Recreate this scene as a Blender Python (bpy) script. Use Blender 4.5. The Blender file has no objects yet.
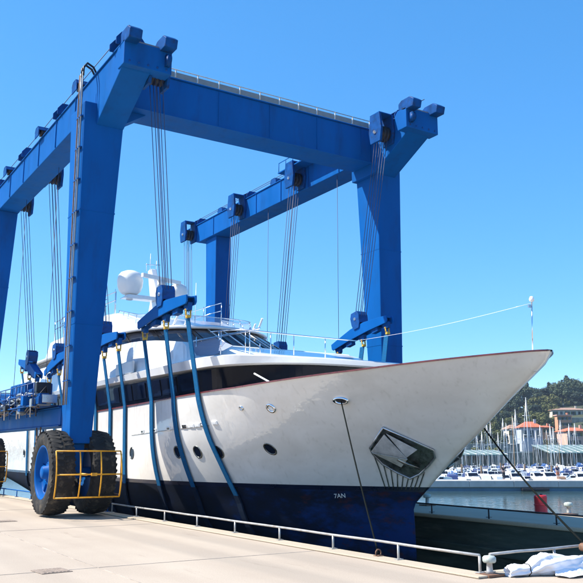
import bpy, bmesh, math, random
from mathutils import Vector, Matrix
random.seed(7)
R = math.radians
sc = bpy.context.scene
COL = sc.collection
# ------------------------------------------------------------ camera
cam = bpy.data.objects.new('camera', bpy.data.cameras.new('camera'))
COL.objects.link(cam); sc.camera = cam
cam.data.sensor_width = 36; cam.data.lens = 806/583*36
cam.data.clip_start = .1; cam.data.clip_end = 6000
cam.location = (0, 0, 1.56)
cam.rotation_euler = (R(90+11.228), 0, R(-32.127))
# ------------------------------------------------------------ world, sun, exposure
SUN = Vector((-.75, .45, 1.0)).normalized()
w = bpy.data.worlds.new('World'); sc.world = w; w.use_nodes = True
wn = w.node_tree.nodes; wl = w.node_tree.links; wn.clear()
sky = wn.new('ShaderNodeTexSky'); sky.sky_type = 'NISHITA'; sky.sun_disc = False
sky.sun_elevation = math.asin(SUN.z); sky.sun_rotation = math.atan2(SUN.x, SUN.y)
sky.altitude = 0; sky.air_density = .7; sky.dust_density = .1; sky.ozone_density = 8
hs = wn.new('ShaderNodeHueSaturation'); hs.inputs['Saturation'].default_value = 1.46; hs.inputs['Value'].default_value = 1.97
bgn = wn.new('ShaderNodeBackground'); bgn.inputs['Strength'].default_value = .142
wo = wn.new('ShaderNodeOutputWorld')
gm = wn.new('ShaderNodeGamma'); gm.inputs[1].default_value = .6
wl.new(sky.outputs[0], gm.inputs[0]); wl.new(gm.outputs[0], hs.inputs['Color']); wl.new(hs.outputs[0], bgn.inputs[0]); wl.new(bgn.outputs[0], wo.inputs[0])
sun = bpy.data.objects.new('sun', bpy.data.lights.new('sun', 'SUN')); COL.objects.link(sun)
sun.data.energy = 5.0; sun.data.angle = R(.5); sun.data.color = (1, .95, .86)
sun.rotation_euler = SUN.to_track_quat('Z', 'Y').to_euler()
sc.view_settings.view_transform = 'Standard'; sc.view_settings.look = 'None'
sc.view_settings.exposure = .88; sc.view_settings.gamma = 1
# ------------------------------------------------------------ materials
def new_mat(name):
    m = bpy.data.materials.new(name); m.use_nodes = True
    return m, m.node_tree.nodes, m.node_tree.links, m.node_tree.nodes['Principled BSDF']
def mat(name, col, rough=.5, metal=0, var=.15, scale=3, dirt=None, dirt_amt=.0, dirt_scale=1.5, bump=0, bscale=40, coat=0, stretch=(1, 1, 1), spec=.5):
    m, n, l, b = new_mat(name)
    tc = n.new('ShaderNodeTexCoord'); mp = n.new('ShaderNodeMapping'); mp.inputs['Scale'].default_value = stretch
    l.new(tc.outputs['Object'], mp.inputs[0])
    nz = n.new('ShaderNodeTexNoise'); nz.inputs['Scale'].default_value = scale; nz.inputs['Detail'].default_value = 6; nz.inputs['Roughness'].default_value = .6
    l.new(mp.outputs[0], nz.inputs['Vector'])
    r = n.new('ShaderNodeMapRange'); r.inputs[1].default_value = .3; r.inputs[2].default_value = .7; r.inputs[3].default_value = 1-var; r.inputs[4].default_value = 1+var
    l.new(nz.outputs['Fac'], r.inputs[0])
    mx = n.new('ShaderNodeVectorMath'); mx.operation = 'SCALE'; mx.inputs[0].default_value = col[:3]
    l.new(r.outputs[0], mx.inputs['Scale']); out = mx.outputs[0]
    if dirt:
        n2 = n.new('ShaderNodeTexNoise'); n2.inputs['Scale'].default_value = dirt_scale; n2.inputs['Detail'].default_value = 9; n2.inputs['Roughness'].default_value = .7
        l.new(mp.outputs[0], n2.inputs['Vector'])
        r2 = n.new('ShaderNodeMapRange'); r2.inputs[1].default_value = .52; r2.inputs[2].default_value = .68; r2.inputs[3].default_value = 0; r2.inputs[4].default_value = dirt_amt
        l.new(n2.outputs['Fac'], r2.inputs[0])
        mm = n.new('ShaderNodeMix'); mm.data_type = 'RGBA'; l.new(r2.outputs[0], mm.inputs[0]); l.new(out, mm.inputs[6]); mm.inputs[7].default_value = (*dirt, 1); out = mm.outputs[2]
    l.new(out, b.inputs['Base Color'])
    rr = n.new('ShaderNodeMapRange'); rr.inputs[1].default_value = .3; rr.inputs[2].default_value = .7; rr.inputs[3].default_value = rough*.8; rr.inputs[4].default_value = min(1, rough*1.25)
    l.new(nz.outputs['Fac'], rr.inputs[0]); l.new(rr.outputs[0], b.inputs['Roughness'])
    b.inputs['Metallic'].default_value = metal; b.inputs['Coat Weight'].default_value = coat; b.inputs['Coat Roughness'].default_value = .08
    b.inputs['Specular IOR Level'].default_value = spec
    if bump:
        n3 = n.new('ShaderNodeTexNoise'); n3.inputs['Scale'].default_value = bscale; n3.inputs['Detail'].default_value = 5; l.new(tc.outputs['Object'], n3.inputs['Vector'])
        bp = n.new('ShaderNodeBump'); bp.inputs['Strength'].default_value = bump; bp.inputs['Distance'].default_value = .02
        l.new(n3.outputs['Fac'], bp.inputs['Height']); l.new(bp.outputs[0], b.inputs['Normal'])
    return m
M = {}
M['blue'] = mat('crane_blue_paint', (.0001, .085, .31), .5, var=.12, scale=1.3, dirt=(.004, .05, .17), dirt_amt=.55, dirt_scale=2.2, stretch=(1, 1, .25), bump=.03, bscale=14, spec=.08)
M['blue_dark'] = mat('dark_blue_housing', (.0004, .055, .21), .5, spec=.1, var=.3, scale=4, dirt=(.02, .02, .025), dirt_amt=.7, dirt_scale=5)
M['blue_mid'] = mat('block_blue_paint', (.0005, .055, .22), .45, var=.2, scale=3, dirt=(.01, .015, .03), dirt_amt=.6, dirt_scale=5, spec=.25)
M['grease'] = mat('greasy_steel', (.03, .03, .035), .45, metal=.5, var=.4, scale=8)
M['steel'] = mat('bare_steel', (.45, .46, .48), .3, metal=.9, var=.2, scale=6)
M['galv'] = mat('galvanised_pipe', (.42, .41, .39), .42, metal=.35, var=.2, scale=9, dirt=(.3, .2, .12), dirt_amt=.5, dirt_scale=6)
M['rope'] = mat('steel_wire_rope', (.06, .07, .125), .6, metal=.1, var=.25, scale=20)
M['rubber'] = mat('tyre_rubber', (.022, .021, .02), .82, var=.35, scale=5, dirt=(.16, .13, .09), dirt_amt=.55, dirt_scale=4, bump=.3, bscale=50, spec=.25)
M['orange'] = mat('orange_guard_paint', (.78, .36, .014), .5, var=.15, scale=12, dirt=(.2, .07, .02), dirt_amt=.5, dirt_scale=9)
M['yellow'] = mat('yellow_shackle_paint', (.55, .32, .03), .5, var=.2, scale=14)
M['sling'] = mat('blue_polyester_webbing', (.002, .085, .21), .8, spec=.15, var=.25, scale=9, bump=.4, bscale=130, stretch=(1, 1, 3))
M['grey_box'] = mat('grey_cabinet', (.17, .2, .22), .5, var=.15, scale=5)
M['rust'] = mat('rusty_brown_pipe', (.18, .09, .05), .7, var=.4, scale=10)
M['white'] = mat('white_gelcoat', (.8, .8, .79), .22, var=.03, scale=1, dirt=(.6, .58, .54), dirt_amt=.3, dirt_scale=1.2, coat=.5)
M['white_matt'] = mat('white_deck_paint', (.78, .78, .76), .5, var=.06, scale=3)
M['soffit'] = mat('cream_soffit', (.55, .5, .44), .5, var=.1, scale=2)
M['teak'] = mat('varnished_cap_rail', (.13, .02, .012), .3, var=.3, scale=6, coat=.5)
M['steel_bright'] = mat('polished_stainless', (.75, .75, .76), .12, metal=1, var=.1, scale=5)
M['ss_dark'] = mat('stained_stainless', (.2, .205, .19), .3, metal=.9, var=.5, scale=6, dirt=(.05, .06, .03), dirt_amt=.85, dirt_scale=5)
M['radome'] = mat('radome_plastic', (.8, .79, .76), .35, var=.04)
M['black_rubber'] = mat('black_rope', (.006, .008, .007), .9, spec=.08, var=.3, scale=30)
M['red'] = mat('red_drum_paint', (.62, .03, .035), .45, var=.2, scale=6)
M['tarp'] = mat('white_tarpaulin', (.78, .79, .84), .6, var=.06, scale=6, bump=.35, bscale=9)
M['cap'] = mat('weathered_cap', (.42, .47, .43), .6, var=.25, scale=12, dirt=(.2, .16, .1), dirt_amt=.6, dirt_scale=10)
M['navy'] = mat('navy_canvas', (.02, .04, .14), .8, var=.2)
M['green_roof'] = mat('green_translucent_roof', (.13, .2, .18), .7, var=.15, scale=.6)
M['trunk'] = mat('pine_bark', (.12, .085, .06), .9, var=.35, scale=3)
M['stucco_orange'] = mat('orange_stucco', (.62, .27, .15), .85, var=.1, scale=.4)
M['stucco_pink'] = mat('pink_stucco', (.62, .36, .27), .85, var=.1, scale=.4)
M['stucco_grey'] = mat('grey_stucco', (.42, .44, .48), .85, var=.1, scale=.4)
M['stucco_cream'] = mat('cream_stucco', (.6, .52, .42), .85, var=.1, scale=.4)
M['tile_roof'] = mat('terracotta_roof_tiles', (.5, .14, .07), .8, var=.3, scale=2)
M['tile_old'] = mat('old_brown_roof_tiles', (.33, .2, .14), .85, var=.3, scale=2)
M['shutter'] = mat('dark_window', (.03, .05, .06), .25, var=.2)
M['stone_wall'] = mat('rubble_stone', (.3, .26, .21), .9, var=.45, scale=.5, dirt=(.09, .09, .07), dirt_amt=.8, dirt_scale=.35)
M['skin'] = mat('skin', (.55, .3, .21), .6, var=.05)
M['dark_cloth'] = mat('dark_shirt', (.035, .03, .09), .85, var=.15)
M['orange_cloth'] = mat('orange_shorts', (.55, .19, .1), .85, var=.1)
M['black_cloth'] = mat('black_trousers', (.03, .03, .04), .85, var=.1)
M['hair'] = mat('hair', (.05, .03, .02), .8)
M['cap_white'] = mat('white_cap', (.75, .75, .72), .8)
M['car_red'] = mat('red_gelcoat', (.5, .03, .03), .3)
M['boat_blue'] = mat('blue_gelcoat', (.03, .1, .3), .3)
M['boat_cream'] = mat('cream_gelcoat', (.65, .6, .5), .3)
M['sling_shade'] = mat('lower_sling_shade', (.004, .012, .03), .8, var=.3, scale=8, spec=.15)  # shade on the lower slings, put into a colour
M['canopy_grey'] = mat('grey_canopy', (.2, .24, .3), .8)
M['canopy_tan'] = mat('brown_canopy', (.22, .13, .08), .8)
M['anchor_steel'] = mat('satin_steel', (.55, .54, .52), .4, metal=.35, var=.25, scale=5, dirt=(.2, .19, .15), dirt_amt=.5, dirt_scale=4)
M['joint'] = mat('joint_filler', (.37, .315, .26), .9, var=.5, scale=2)
M['drain'] = mat('worn_drain_iron', (.27, .21, .165), .8, var=.3, scale=8)
M['float'] = mat('pontoon_float', (.1, .19, .26), .5, var=.2, scale=1)
M['alu'] = mat('mast_aluminium', (.62, .63, .63), .35, metal=.4, var=.1)
M['wood_mast'] = mat('wooden_mast', (.42, .27, .14), .5, var=.2)

def glass_mat(name, col, rough=.06):
    m, n, l, b = new_mat(name)
    b.inputs['Base Color'].default_value = (*col, 1); b.inputs['Roughness'].default_value = rough; b.inputs['IOR'].default_value = 1.3
    b.inputs['Specular IOR Level'].default_value = .3
    tc = n.new('ShaderNodeTexCoord'); nz = n.new('ShaderNodeTexNoise'); nz.inputs['Scale'].default_value = 1.7
    l.new(tc.outputs['Object'], nz.inputs['Vector']); bp = n.new('ShaderNodeBump'); bp.inputs['Strength'].default_value = .05; bp.inputs['Distance'].default_value = .1
    l.new(nz.outputs['Fac'], bp.inputs['Height']); l.new(bp.outputs[0], b.inputs['Normal'])
    return m
M['glass'] = glass_mat('tinted_glass', (.006, .01, .022))
M['black'] = glass_mat('black_window_surround', (.004, .005, .009), .12)
def clear_mat():
    m, n, l, b = new_mat('clear_screen')
    b.inputs['Base Color'].default_value = (.5, .62, .75, 1); b.inputs['Roughness'].default_value = .05
    b.inputs['Alpha'].default_value = .35
    return m
M['clear'] = clear_mat()
def screen_mat():
    m, n, l, b = new_mat('grey_mesh_screen')
    b.inputs['Base Color'].default_value = (.2, .25, .36, 1); b.inputs['Roughness'].default_value = .5
    b.inputs['Alpha'].default_value = .9
    return m
M['screen'] = screen_mat()

def hull_white():
    m, n, l, b = new_mat('white_hull_gelcoat')
    tc = n.new('ShaderNodeTexCoord')
    nz = n.new('ShaderNodeTexNoise'); nz.inputs['Scale'].default_value = 1.1; nz.inputs['Detail'].default_value = 7; nz.inputs['Roughness'].default_value = .62; nz.inputs['Distortion'].default_value = .4
    mp = n.new('ShaderNodeMapping'); mp.inputs['Scale'].default_value = (1, .7, 1.5); l.new(tc.outputs['Object'], mp.inputs[0]); l.new(mp.outputs[0], nz.inputs['Vector'])
    cr = n.new('ShaderNodeValToRGB'); e = cr.color_ramp.elements
    e[0].position = .3; e[0].color = (.7, .665, .61, 1); e[1].position = .68; e[1].color = (.83, .80, .755, 1)  # cloudy tone: ripple light off the water put into the colour
    l.new(nz.outputs['Fac'], cr.inputs[0])
    # faint vertical run-off streaks
    mp2 = n.new('ShaderNodeMapping'); mp2.inputs['Scale'].default_value = (6, 6, .25); l.new(tc.outputs['Object'], mp2.inputs[0])
    n2 = n.new('ShaderNodeTexNoise'); n2.inputs['Scale'].default_value = 1.6; n2.inputs['Detail'].default_value = 5; l.new(mp2.outputs[0], n2.inputs['Vector'])
    r2 = n.new('ShaderNodeMapRange'); r2.inputs[1].default_value = .58; r2.inputs[2].default_value = .78; r2.inputs[3].default_value = 0; r2.inputs[4].default_value = .45
    l.new(n2.outputs['Fac'], r2.inputs[0])
    mm = n.new('ShaderNodeMix'); mm.data_type = 'RGBA'; l.new(r2.outputs[0], mm.inputs[0]); l.new(cr.outputs[0], mm.inputs[6]); mm.inputs[7].default_value = (.5, .47, .41, 1)
    l.new(mm.outputs[2], b.inputs['Base Color'])
    b.inputs['Roughness'].default_value = .25; b.inputs['Coat Weight'].default_value = 1; b.inputs['Coat Roughness'].default_value = .04; b.inputs['Coat IOR'].default_value = 1.7
    n3 = n.new('ShaderNodeTexNoise'); n3.inputs['Scale'].default_value = 2.6; n3.inputs['Detail'].default_value = 3; l.new(tc.outputs['Object'], n3.inputs['Vector'])
    bp = n.new('ShaderNodeBump'); bp.inputs['Strength'].default_value = .3; bp.inputs['Distance'].default_value = .06
    l.new(n3.outputs['Fac'], bp.inputs['Height']); l.new(bp.outputs[0], b.inputs['Coat Normal'])
    return m
M['hull'] = hull_white()
def antifoul():
    m, n, l, b = new_mat('scraped_antifouling')
    tc = n.new('ShaderNodeTexCoord'); sx = n.new('ShaderNodeSeparateXYZ'); l.new(tc.outputs['Object'], sx.inputs[0])
    nz = n.new('ShaderNodeTexNoise'); nz.inputs['Scale'].default_value = 1.6; nz.inputs['Detail'].default_value = 9; nz.inputs['Roughness'].default_value = .68
    mp = n.new('ShaderNodeMapping'); mp.inputs['Scale'].default_value = (1, .8, 1.8); l.new(tc.outputs['Object'], mp.inputs[0]); l.new(mp.outputs[0], nz.inputs['Vector'])
    # worn bright blue patches grow toward the bow (y small)
    g = n.new('ShaderNodeMapRange'); g.inputs[1].default_value = 19; g.inputs[2].default_value = 14; g.inputs[3].default_value = -.16; g.inputs[4].default_value = .06
    l.new(sx.outputs['Y'], g.inputs[0])
    ad = n.new('ShaderNodeMath'); ad.operation = 'ADD'; l.new(nz.outputs['Fac'], ad.inputs[0]); l.new(g.outputs[0], ad.inputs[1])
    cr = n.new('ShaderNodeValToRGB'); cr.color_ramp.elements[0].position = .3; cr.color_ramp.elements[0].color = (.004, .007, .016, 1)
    cr.color_ramp.elements[1].position = .62; cr.color_ramp.elements[1].color = (.003, .024, .10, 1)
    x = cr.color_ramp.elements.new(.47); x.color = (.004, .01, .03, 1); l.new(ad.outputs[0], cr.inputs[0])
    n2 = n.new('ShaderNodeTexNoise'); n2.inputs['Scale'].default_value = 2.3; n2.inputs['Detail'].default_value = 8; n2.inputs['Roughness'].default_value = .7; l.new(mp.outputs[0], n2.inputs['Vector'])
    a2 = n.new('ShaderNodeMath'); a2.operation = 'ADD'; l.new(n2.outputs['Fac'], a2.inputs[0]); l.new(g.outputs[0], a2.inputs[1])
    r2 = n.new('ShaderNodeMapRange'); r2.inputs[1].default_value = .58; r2.inputs[2].default_value = .68; r2.inputs[4].default_value = .75; l.new(a2.outputs[0], r2.inputs[0])
    mm = n.new('ShaderNodeMix'); mm.data_type = 'RGBA'; l.new(r2.outputs[0], mm.inputs[0]); l.new(cr.outputs[0], mm.inputs[6]); mm.inputs[7].default_value = (.05, .014, .012, 1)
    l.new(mm.outputs[2], b.inputs['Base Color']); b.inputs['Roughness'].default_value = .75; b.inputs['Specular IOR Level'].default_value = .15
    bp = n.new('ShaderNodeBump'); bp.inputs['Strength'].default_value = .3; bp.inputs['Distance'].default_value = .01; l.new(nz.outputs['Fac'], bp.inputs['Height']); l.new(bp.outputs[0], b.inputs['Normal'])
    return m
M['antifoul'] = antifoul()
M['boot'] = mat('navy_boot_stripe', (.004, .009, .03), .3, var=.2, scale=3, coat=.3)

def concrete(name, c0, c1, joint=False):
    m, n, l, b = new_mat(name)
    tc = n.new('ShaderNodeTexCoord')
    a = n.new('ShaderNodeTexNoise'); a.inputs['Scale'].default_value = .35; a.inputs['Detail'].default_value = 10; a.inputs['Roughness'].default_value = .65
    mp = n.new('ShaderNodeMapping'); mp.inputs['Scale'].default_value = (2.2, .35, 1); mp.inputs['Rotation'].default_value = (0, 0, R(2)); l.new(tc.outputs['Object'], mp.inputs[0])
    a2 = n.new('ShaderNodeTexNoise'); a2.inputs['Scale'].default_value = .8; a2.inputs['Detail'].default_value = 6; l.new(mp.outputs[0], a2.inputs['Vector'])
    f = n.new('ShaderNodeTexNoise'); f.inputs['Scale'].default_value = 60; f.inputs['Detail'].default_value = 4
    for q in (a, f): l.new(tc.outputs['Object'], q.inputs['Vector'])
    cr = n.new('ShaderNodeValToRGB'); cr.color_ramp.elements[0].position = .32; cr.color_ramp.elements[0].color = (*c0, 1); cr.color_ramp.elements[1].position = .66; cr.color_ramp.elements[1].color = (*c1, 1)
    av = n.new('ShaderNodeMix'); av.inputs[0].default_value = .5; l.new(a.outputs['Fac'], av.inputs[2]); l.new(a2.outputs['Fac'], av.inputs[3]); l.new(av.outputs[0], cr.inputs[0])
    r = n.new('ShaderNodeMapRange'); r.inputs[3].default_value = .74; r.inputs[4].default_value = 1.26; l.new(f.outputs['Fac'], r.inputs[0])
    mx = n.new('ShaderNodeVectorMath'); mx.operation = 'SCALE'; l.new(cr.outputs[0], mx.inputs[0]); l.new(r.outputs[0], mx.inputs['Scale'])
    st = n.new('ShaderNodeTexNoise'); st.inputs['Scale'].default_value = 1.1; st.inputs['Detail'].default_value = 8; st.inputs['Roughness'].default_value = .75; l.new(mp.outputs[0], st.inputs['Vector'])
    rs = n.new('ShaderNodeMapRange'); rs.inputs[1].default_value = .6; rs.inputs[2].default_value = .75; rs.inputs[4].default_value = .55; l.new(st.outputs['Fac'], rs.inputs[0])
    mm = n.new('ShaderNodeMix'); mm.data_type = 'RGBA'; l.new(rs.outputs[0], mm.inputs[0]); l.new(mx.outputs[0], mm.inputs[6]); mm.inputs[7].default_value = (c0[0]*.6, c0[1]*.56, c0[2]*.52, 1)
    out = mm.outputs[2]
    if joint:      # worn, rubber-darkened wheel paths of the hoist
        sx = n.new('ShaderNodeSeparateXYZ'); l.new(tc.outputs['Object'], sx.inputs[0]); tot = None
        for cx, hw in ((5.85, .3), (6.88, .3), (3.1, .25), (1.0, .22)):
            q = n.new('ShaderNodeMath'); q.operation = 'SUBTRACT'; l.new(sx.outputs['X'], q.inputs[0]); q.inputs[1].default_value = cx
            q2 = n.new('ShaderNodeMath'); q2.operation = 'ABSOLUTE'; l.new(q.outputs[0], q2.inputs[0])
            q3 = n.new('ShaderNodeMapRange'); q3.inputs[1].default_value = hw*.6; q3.inputs[2].default_value = hw*1.3; q3.inputs[3].default_value = .5 if cx > 5 else .2; q3.inputs[4].default_value = 0; l.new(q2.outputs[0], q3.inputs[0])
            if tot is None: tot = q3.outputs[0]
            else:
                ad = n.new('ShaderNodeMath'); ad.operation = 'ADD'; l.new(tot, ad.inputs[0]); l.new(q3.outputs[0], ad.inputs[1]); tot = ad.outputs[0]
        mu = n.new('ShaderNodeMath'); mu.operation = 'MULTIPLY'; l.new(tot, mu.inputs[0]); l.new(a2.outputs['Fac'], mu.inputs[1])
        m3 = n.new('ShaderNodeMix'); m3.data_type = 'RGBA'; l.new(mu.outputs[0], m3.inputs[0]); l.new(out, m3.inputs[6]); m3.inputs[7].default_value = (.19, .165, .14, 1); out = m3.outputs[2]
    l.new(out, b.inputs['Base Color']); b.inputs['Roughness'].default_value = .9; b.inputs['Specular IOR Level'].default_value = .25
    bp = n.new('ShaderNodeBump'); bp.inputs['Strength'].default_value = .25; bp.inputs['Distance'].default_value = .01; l.new(f.outputs['Fac'], bp.inputs['Height']); l.new(bp.outputs[0], b.inputs['Normal'])
    return m
M['quay'] = concrete('quay_concrete', (.37, .30, .235), (.45, .375, .295), True)
M['quay_edge'] = concrete('quay_edge_concrete', (.38, .32, .235), (.46, .39, .3))
M['pier'] = concrete('pier_concrete', (.38, .36, .34), (.47, .45, .43))
M['algae'] = mat('algae_covered_wall', (.06, .078, .066), .85, spec=.15, var=.5, scale=1.5, dirt=(.14, .15, .12), dirt_amt=.8, dirt_scale=1.2, stretch=(1, .3, 2.5), bump=.5, bscale=6)
def water():
    m, n, l, b = new_mat('harbour_water')
    b.inputs['Base Color'].default_value = (.045, .085, .08, 1); b.inputs['Roughness'].default_value = .05; b.inputs['IOR'].default_value = 1.33; b.inputs['Specular IOR Level'].default_value = .5
    tc = n.new('ShaderNodeTexCoord')
    n1 = n.new('ShaderNodeTexNoise'); n1.inputs['Scale'].default_value = 1.6; n1.inputs['Detail'].default_value = 4; n1.inputs['Roughness'].default_value = .5
    l.new(tc.outputs['Object'], n1.inputs['Vector'])
    bp = n.new('ShaderNodeBump'); bp.inputs['Strength'].default_value = .22; bp.inputs['Distance'].default_value = .12
    l.new(n1.outputs['Fac'], bp.inputs['Height']); l.new(bp.outputs[0], b.inputs['Normal'])
    return m
M['water'] = water()
def foliage(name, c0, c1):
    m, n, l, b = new_mat(name)
    oi = n.new('ShaderNodeObjectInfo'); tc = n.new('ShaderNodeTexCoord')
    nz = n.new('ShaderNodeTexNoise'); nz.inputs['Scale'].default_value = .55; nz.inputs['Detail'].default_value = 4; l.new(tc.outputs['Object'], nz.inputs['Vector'])
    cr = n.new('ShaderNodeValToRGB'); cr.color_ramp.elements[0].position = .35; cr.color_ramp.elements[0].color = (*c0, 1); cr.color_ramp.elements[1].position = .65; cr.color_ramp.elements[1].color = (*c1, 1)
    ad = n.new('ShaderNodeMath'); ad.operation = 'MULTIPLY_ADD'; ad.inputs[1].default_value = .3; l.new(oi.outputs['Random'], ad.inputs[0]); l.new(nz.outputs['Fac'], ad.inputs[2])
    sb = n.new('ShaderNodeMath'); sb.operation = 'SUBTRACT'; sb.inputs[1].default_value = .15; l.new(ad.outputs[0], sb.inputs[0])
    l.new(sb.outputs[0], cr.inputs[0]); l.new(cr.outputs[0], b.inputs['Base Color']); b.inputs['Roughness'].default_value = .7; b.inputs['Specular IOR Level'].default_value = .2
    return m
M['leaf_dark'] = foliage('dark_pine_foliage', (.028, .045, .036), (.075, .1, .055))
M['leaf_mid'] = foliage('olive_foliage', (.06, .08, .025), (.17, .17, .06))
M['hill'] = mat('scrub_hillside', (.035, .045, .02), .95, var=.5, scale=.06, dirt=(.09, .08, .045), dirt_amt=.5, dirt_scale=.04)

# ------------------------------------------------------------ mesh builder
class MB:
    def __init__(s): s.v = []; s.f = []; s.mi = []; s.sm = []
    def add(s, vs, fs, mi=0, smooth=False):
        o = len(s.v); s.v += [tuple(v) for v in vs]
        for f in fs: s.f.append([i+o for i in f]); s.mi.append(mi); s.sm.append(smooth)
        return s
    def box(s, c, size, rot=None, mi=0):
        hx, hy, hz = size[0]/2, size[1]/2, size[2]/2
        vs = [Vector((x, y, z)) for x in (-hx, hx) for y in (-hy, hy) for z in (-hz, hz)]
        if rot is not None: vs = [rot @ v for v in vs]
        vs = [v+Vector(c) for v in vs]
        return s.add(vs, [(0, 1, 3, 2), (4, 6, 7, 5), (0, 4, 5, 1), (2, 3, 7, 6), (0, 2, 6, 4), (1, 5, 7, 3)], mi)
    def bx(s, x0, x1, y0, y1, z0, z1, mi=0):
        return s.box(((x0+x1)/2, (y0+y1)/2, (z0+z1)/2), (x1-x0, y1-y0, z1-z0), mi=mi)
    def tube(s, pts, r, n=8, mi=0, cap=True, smooth=True):
        pts = [Vector(p) for p in pts]; rs = r if isinstance(r, (list, tuple)) else [r]*len(pts)
        rings = []; up = None
        for i, p in enumerate(pts):
            d = (pts[min(i+1, len(pts)-1)]-pts[max(i-1, 0)]).normalized()
            if up is None: up = Vector((0, 0, 1)) if abs(d.z) < .9 else Vector((1, 0, 0))
            a = d.cross(up).normalized(); b2 = a.cross(d).normalized(); up = b2
            rings.append([p+(a*math.cos(t)+b2*math.sin(t))*rs[i] for t in [2*math.pi*k/n for k in range(n)]])
        vs = [v for ring in rings for v in ring]; fs = []
        for i in range(len(pts)-1):
            for k in range(n): fs.append((i*n+k, i*n+(k+1) % n, (i+1)*n+(k+1) % n, (i+1)*n+k))
        s.add(vs, fs, mi, smooth)
        if cap:
            s.add(rings[0], [tuple(range(n))[::-1]], mi); s.add(rings[-1], [tuple(range(n))], mi)
        return s
    def prism(s, poly, axis, a, b, mi=0):
        def P(u, v, t): return {0: (t, u, v), 1: (u, t, v), 2: (u, v, t)}[axis]
        n = len(poly); vs = [P(u, v, a) for u, v in poly]+[P(u, v, b) for u, v in poly]
        fs = [tuple(range(n)), tuple(range(2*n-1, n-1, -1))]+[(i, n+i, n+(i+1) % n, (i+1) % n) for i in range(n)]
        return s.add(vs, fs, mi)
    def lathe(s, prof, c, axis=2, n=32, mi=0, smooth=True):
        c = Vector(c); vs = []
        for r, h in prof:
            for k in range(n):
                t = 2*math.pi*k/n; u, v = r*math.cos(t), r*math.sin(t)
                vs.append(c+Vector({0: (h, u, v), 1: (u, h, v), 2: (u, v, h)}[axis]))
        fs = []
        for i in range(len(prof)-1):
            for k in range(n): fs.append((i*n+k, i*n+(k+1) % n, (i+1)*n+(k+1) % n, (i+1)*n+k))
        return s.add(vs, fs, mi, smooth)
    def build(s, name, mats, parent=None, bevel=0, sub=0):
        me = bpy.data.meshes.new(name); me.from_pydata(s.v, [], s.f)
        if not isinstance(mats, (list, tuple)): mats = [mats]
        for m in mats: me.materials.append(m)
        for p, mi, sm in zip(me.polygons, s.mi, s.sm): p.material_index = mi; p.use_smooth = sm
        bm = bmesh.new(); bm.from_mesh(me); bmesh.ops.remove_doubles(bm, verts=bm.verts, dist=1e-5); bmesh.ops.recalc_face_normals(bm, faces=bm.faces); bm.to_mesh(me); bm.free()
        o = bpy.data.objects.new(name, me); COL.objects.link(o)
        if parent is not None: attach(o, parent)
        if bevel:
            b = o.modifiers.new('bevel', 'BEVEL'); b.width = bevel; b.segments = 2; b.limit_method = 'ANGLE'; b.angle_limit = R(35)
        return o
def world_loc(p):
    m = Matrix.Identity(4)
    while p is not None:
        m = p.matrix_basis @ m if p.parent is None else (p.matrix_parent_inverse @ p.matrix_basis) @ m
        p = p.parent
    return m
def attach(o, parent):      # geometry is modelled in world space; keep it there
    o.parent = parent; o.matrix_parent_inverse = world_loc(parent).inverted()
def attach_local(o, parent): o.parent = parent
def thing(name, label, cat, loc=(0, 0, 0), rz=0, group=None):
    o = bpy.data.objects.new(name, None); COL.objects.link(o); o.location = loc; o.rotation_euler = (0, 0, rz)
    o['label'] = label; o['category'] = cat
    if group: o['group'] = group
    return o
def tag(o, label, cat, group=None):
    o['label'] = label; o['category'] = cat
    if group: o['group'] = group
    return o
def children(o): return [c for c in COL.objects if c.parent == o]
def dup(o, parent=None, loc=None, rz=None):
    c = o.copy(); COL.objects.link(c)
    if parent is not None: c.parent = parent
    if loc is not None: c.location = loc
    if rz is not None: c.rotation_euler = (0, 0, rz)
    for ch in kids.get(o.name, []): dup(ch, c)
    kids.setdefault(c.name, [])
    return c
kids = {}
def share(o):   # register a thing's tree before copying it
    for c in children(o): kids.setdefault(o.name, []).append(c); share(c)
def ip(x, xs, ys):
    if x <= xs[0]: return ys[0]
    for i in range(1, len(xs)):
        if x <= xs[i]: return ys[i-1]+(x-xs[i-1])/(xs[i]-xs[i-1])*(ys[i]-ys[i-1])
    return ys[-1]

# ============================================================ SETTING
WZ = -2.8
mb = MB(); mb.add([(-3000, -3000, WZ), (3000, -3000, WZ), (3000, 3000, WZ), (-3000, 3000, WZ)], [(0, 1, 2, 3)])
o = mb.build('water', M['water']); o['kind'] = 'structure'
def edgeX(Y): return 7.9-.03*(Y-8)
# quay: an L in plan round the slip
mb = MB()
top = [(-70, -45), (40, -45), (40, 8.0), (edgeX(8), 8.0), (edgeX(42), 42), (-70, 42)]
mb.prism(top, 2, -.4, 0)
o = mb.build('quay', M['quay'], bevel=.03); o['kind'] = 'structure'
mb = MB()
mb.prism([(-69.8, -44.8), (39.8, -44.8), (39.8, 7.88), (edgeX(8)-.13, 7.88), (edgeX(42)-.13, 41.8), (-69.8, 41.8)], 2, -6, -.4)
o = mb.build('quay_wall', M['algae']); o['kind'] = 'structure'
mb = MB(); mb.prism([(14.4, 8.0), (17.25, 8.0), (17.0, 44), (14.2, 44)], 2, -.1, 0)
o = mb.build('finger_pier_deck', M['quay_edge'], bevel=.03); o['kind'] = 'structure'
mb = MB(); mb.prism([(14.5, 8.0), (17.1, 8.0), (16.9, 43.9), (14.3, 43.9)], 2, -6, -.1)
for z in (-.75, -1.35, -1.95):
    mb.prism([(14.4, 8.0), (14.5, 8.0), (14.3, 43.9), (14.2, 43.9)], 2, z-.09, z+.09)
o = mb.build('finger_pier_wall', M['algae'], bevel=.02); o['kind'] = 'structure'
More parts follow.
